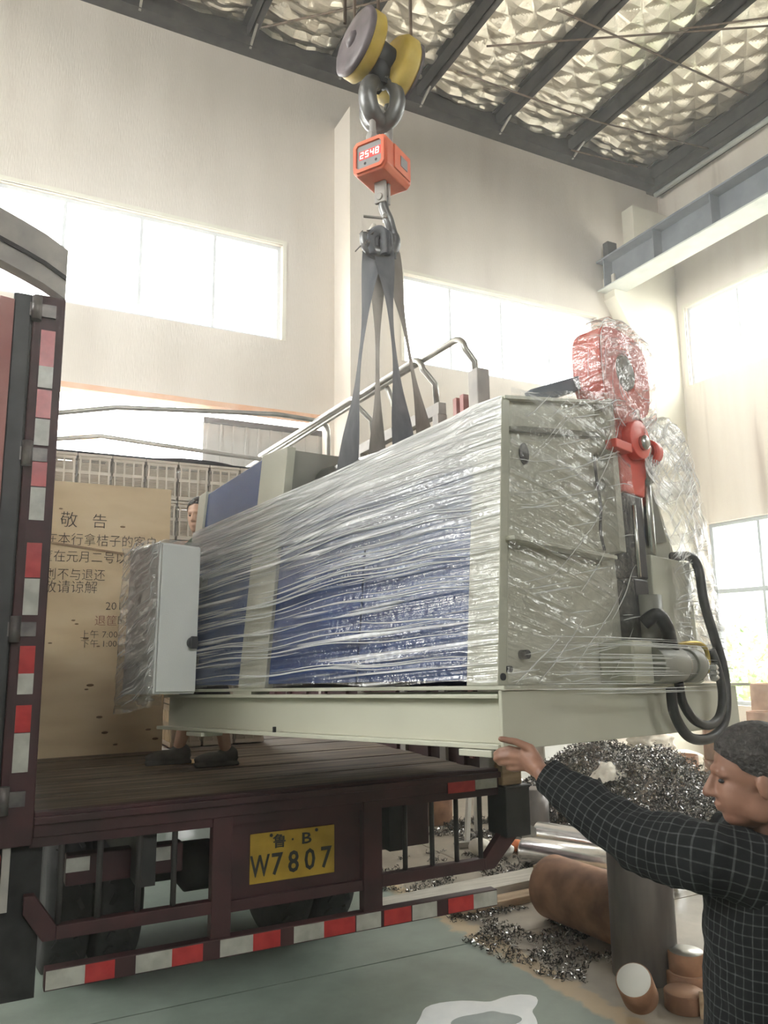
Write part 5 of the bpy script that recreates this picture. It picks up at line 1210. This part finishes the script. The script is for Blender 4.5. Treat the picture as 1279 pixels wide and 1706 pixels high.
tag(put('thin_rod', MB().cyl((3.02, 4.28, .008), (3.2, 4.0, .012), .005, 8), 'pale_plank'), 'thin pale rod lying across the swarf on the floor', 'rod')
# things beyond the truck's right side
t = thing('trestle', 'white A-frame trestle standing beyond the truck guard rods', 'trestle', (4.3, 6.5, 0))
for a_, b_ in (((4.14, 6.5, 0), (4.22, 6.5, .95)), ((4.45, 6.3, 0), (4.24, 6.5, .95)), ((4.45, 6.8, 0), (4.24, 6.5, .95))): put('leg', MB().bar(a_, b_, .04, .04), 'white_board', t)
put('foot_bar', MB().bar((4.0, 6.45, .03), (4.75, 6.35, .03), .05, .05), 'pipe_steel', t)
M, l = lay((4.15, 7.1, .62), (4.5, 6.9, .62)); 
t = thing('pulley_ring', 'pale ring-shaped casting resting on a brown stump behind the trestle', 'casting', (4.3, 7.4, 0)); put('stump', MB().lathe([(.2, 0), (.22, .02), (.22, .5), (.2, .52)], 24, upr(4.35, 7.5)), 'rust', t); put('ring', MB().lathe([(.14, .53), (.24, .53), (.25, .56), (.25, .62), (.14, .62), (.14, .53)], 28, upr(4.35, 7.5)), 'white_board', t)
for k, (x, y, r_, mt_, lab) in enumerate(((4.05, 6.15, .10, 'sack', 'white crumpled rag on the floor by the trestle, nearest the guard rods'), (4.2, 6.0, .09, 'white_board', 'white crumpled paper on the floor in front of the trestle'), (4.42, 6.1, .07, 'orange_plastic', 'orange plastic scrap on the floor by the trestle'), (4.5, 6.35, .06, 'yellow_plastic', 'yellow plastic scrap on the floor by the trestle'))):
    tag(put('floor_scrap', MB().grid(lambda u, v, x=x, y=y, r_=r_, k=k: (x+r_*math.cos(2*math.pi*u)*math.sin(math.pi*v)*(1+.4*noise.noise((u*6, v*6, k))), y+r_*math.sin(2*math.pi*u)*math.sin(math.pi*v)*(1+.4*noise.noise((u*5, v*6, k+3))), r_*.75-r_*.75*math.cos(math.pi*v)), 18, 12), mt_), lab, 'scrap')
# white patch with a grey pool
def blob(cx, cy, r_, seed, z): 
    pts = [(cx+r_*math.cos(R(q))*(1+.45*noise.noise((math.cos(R(q))*1.2, math.sin(R(q))*1.2, seed))), cy+r_*.62*math.sin(R(q))*(1+.5*noise.noise((math.cos(R(q))*1.2+3, math.sin(R(q))*1.2, seed)))) for q in range(0, 360, 8)]
    return MB().prism(pts, .0005, z, 'xyz')
sp = thing('white_floor_patch', 'white patch with a grey wet middle on the floor at the bottom edge', 'spill', (2.32, 3.5, 0))
put('white_edge', blob(2.36, 3.60, .36, 2.2, .002), 'patch_white', sp); put('pool', blob(2.33, 3.55, .19, 5.0, .003), 'puddle_grey', sp)
# wood packing block at the truck corner, under the hand
tag(put('packing_block', MB().box(2.57, 2.70, TY-.04, TY+.10, 1.087, 1.235), 'timber', bevel=.006), 'splintered wooden packing block on the truck corner buffer', 'block')

# ================================================================== added haze volume standing in for lens glare round the windows
m_, nt_, N_, L_, out_ = _nt('veil_volume')
vs_ = N_.new('ShaderNodeVolumeScatter'); vs_.inputs['Density'].default_value = .0075; vs_.inputs['Anisotropy'].default_value = .80; vs_.inputs['Color'].default_value = (1, .99, .97, 1)
L_.new(vs_.outputs[0], out_.inputs['Volume'])
hz = put('lens_veil', MB().box(XL-.6, XB+.6, YB-.6, YA+.6, -.15, 10.9), 'veil_volume'); hz['kind'] = 'stuff'; hz['label'] = 'thin haze volume added through the hall in place of lens glare'; hz['category'] = 'haze'
scene.cycles.volume_bounces = 1
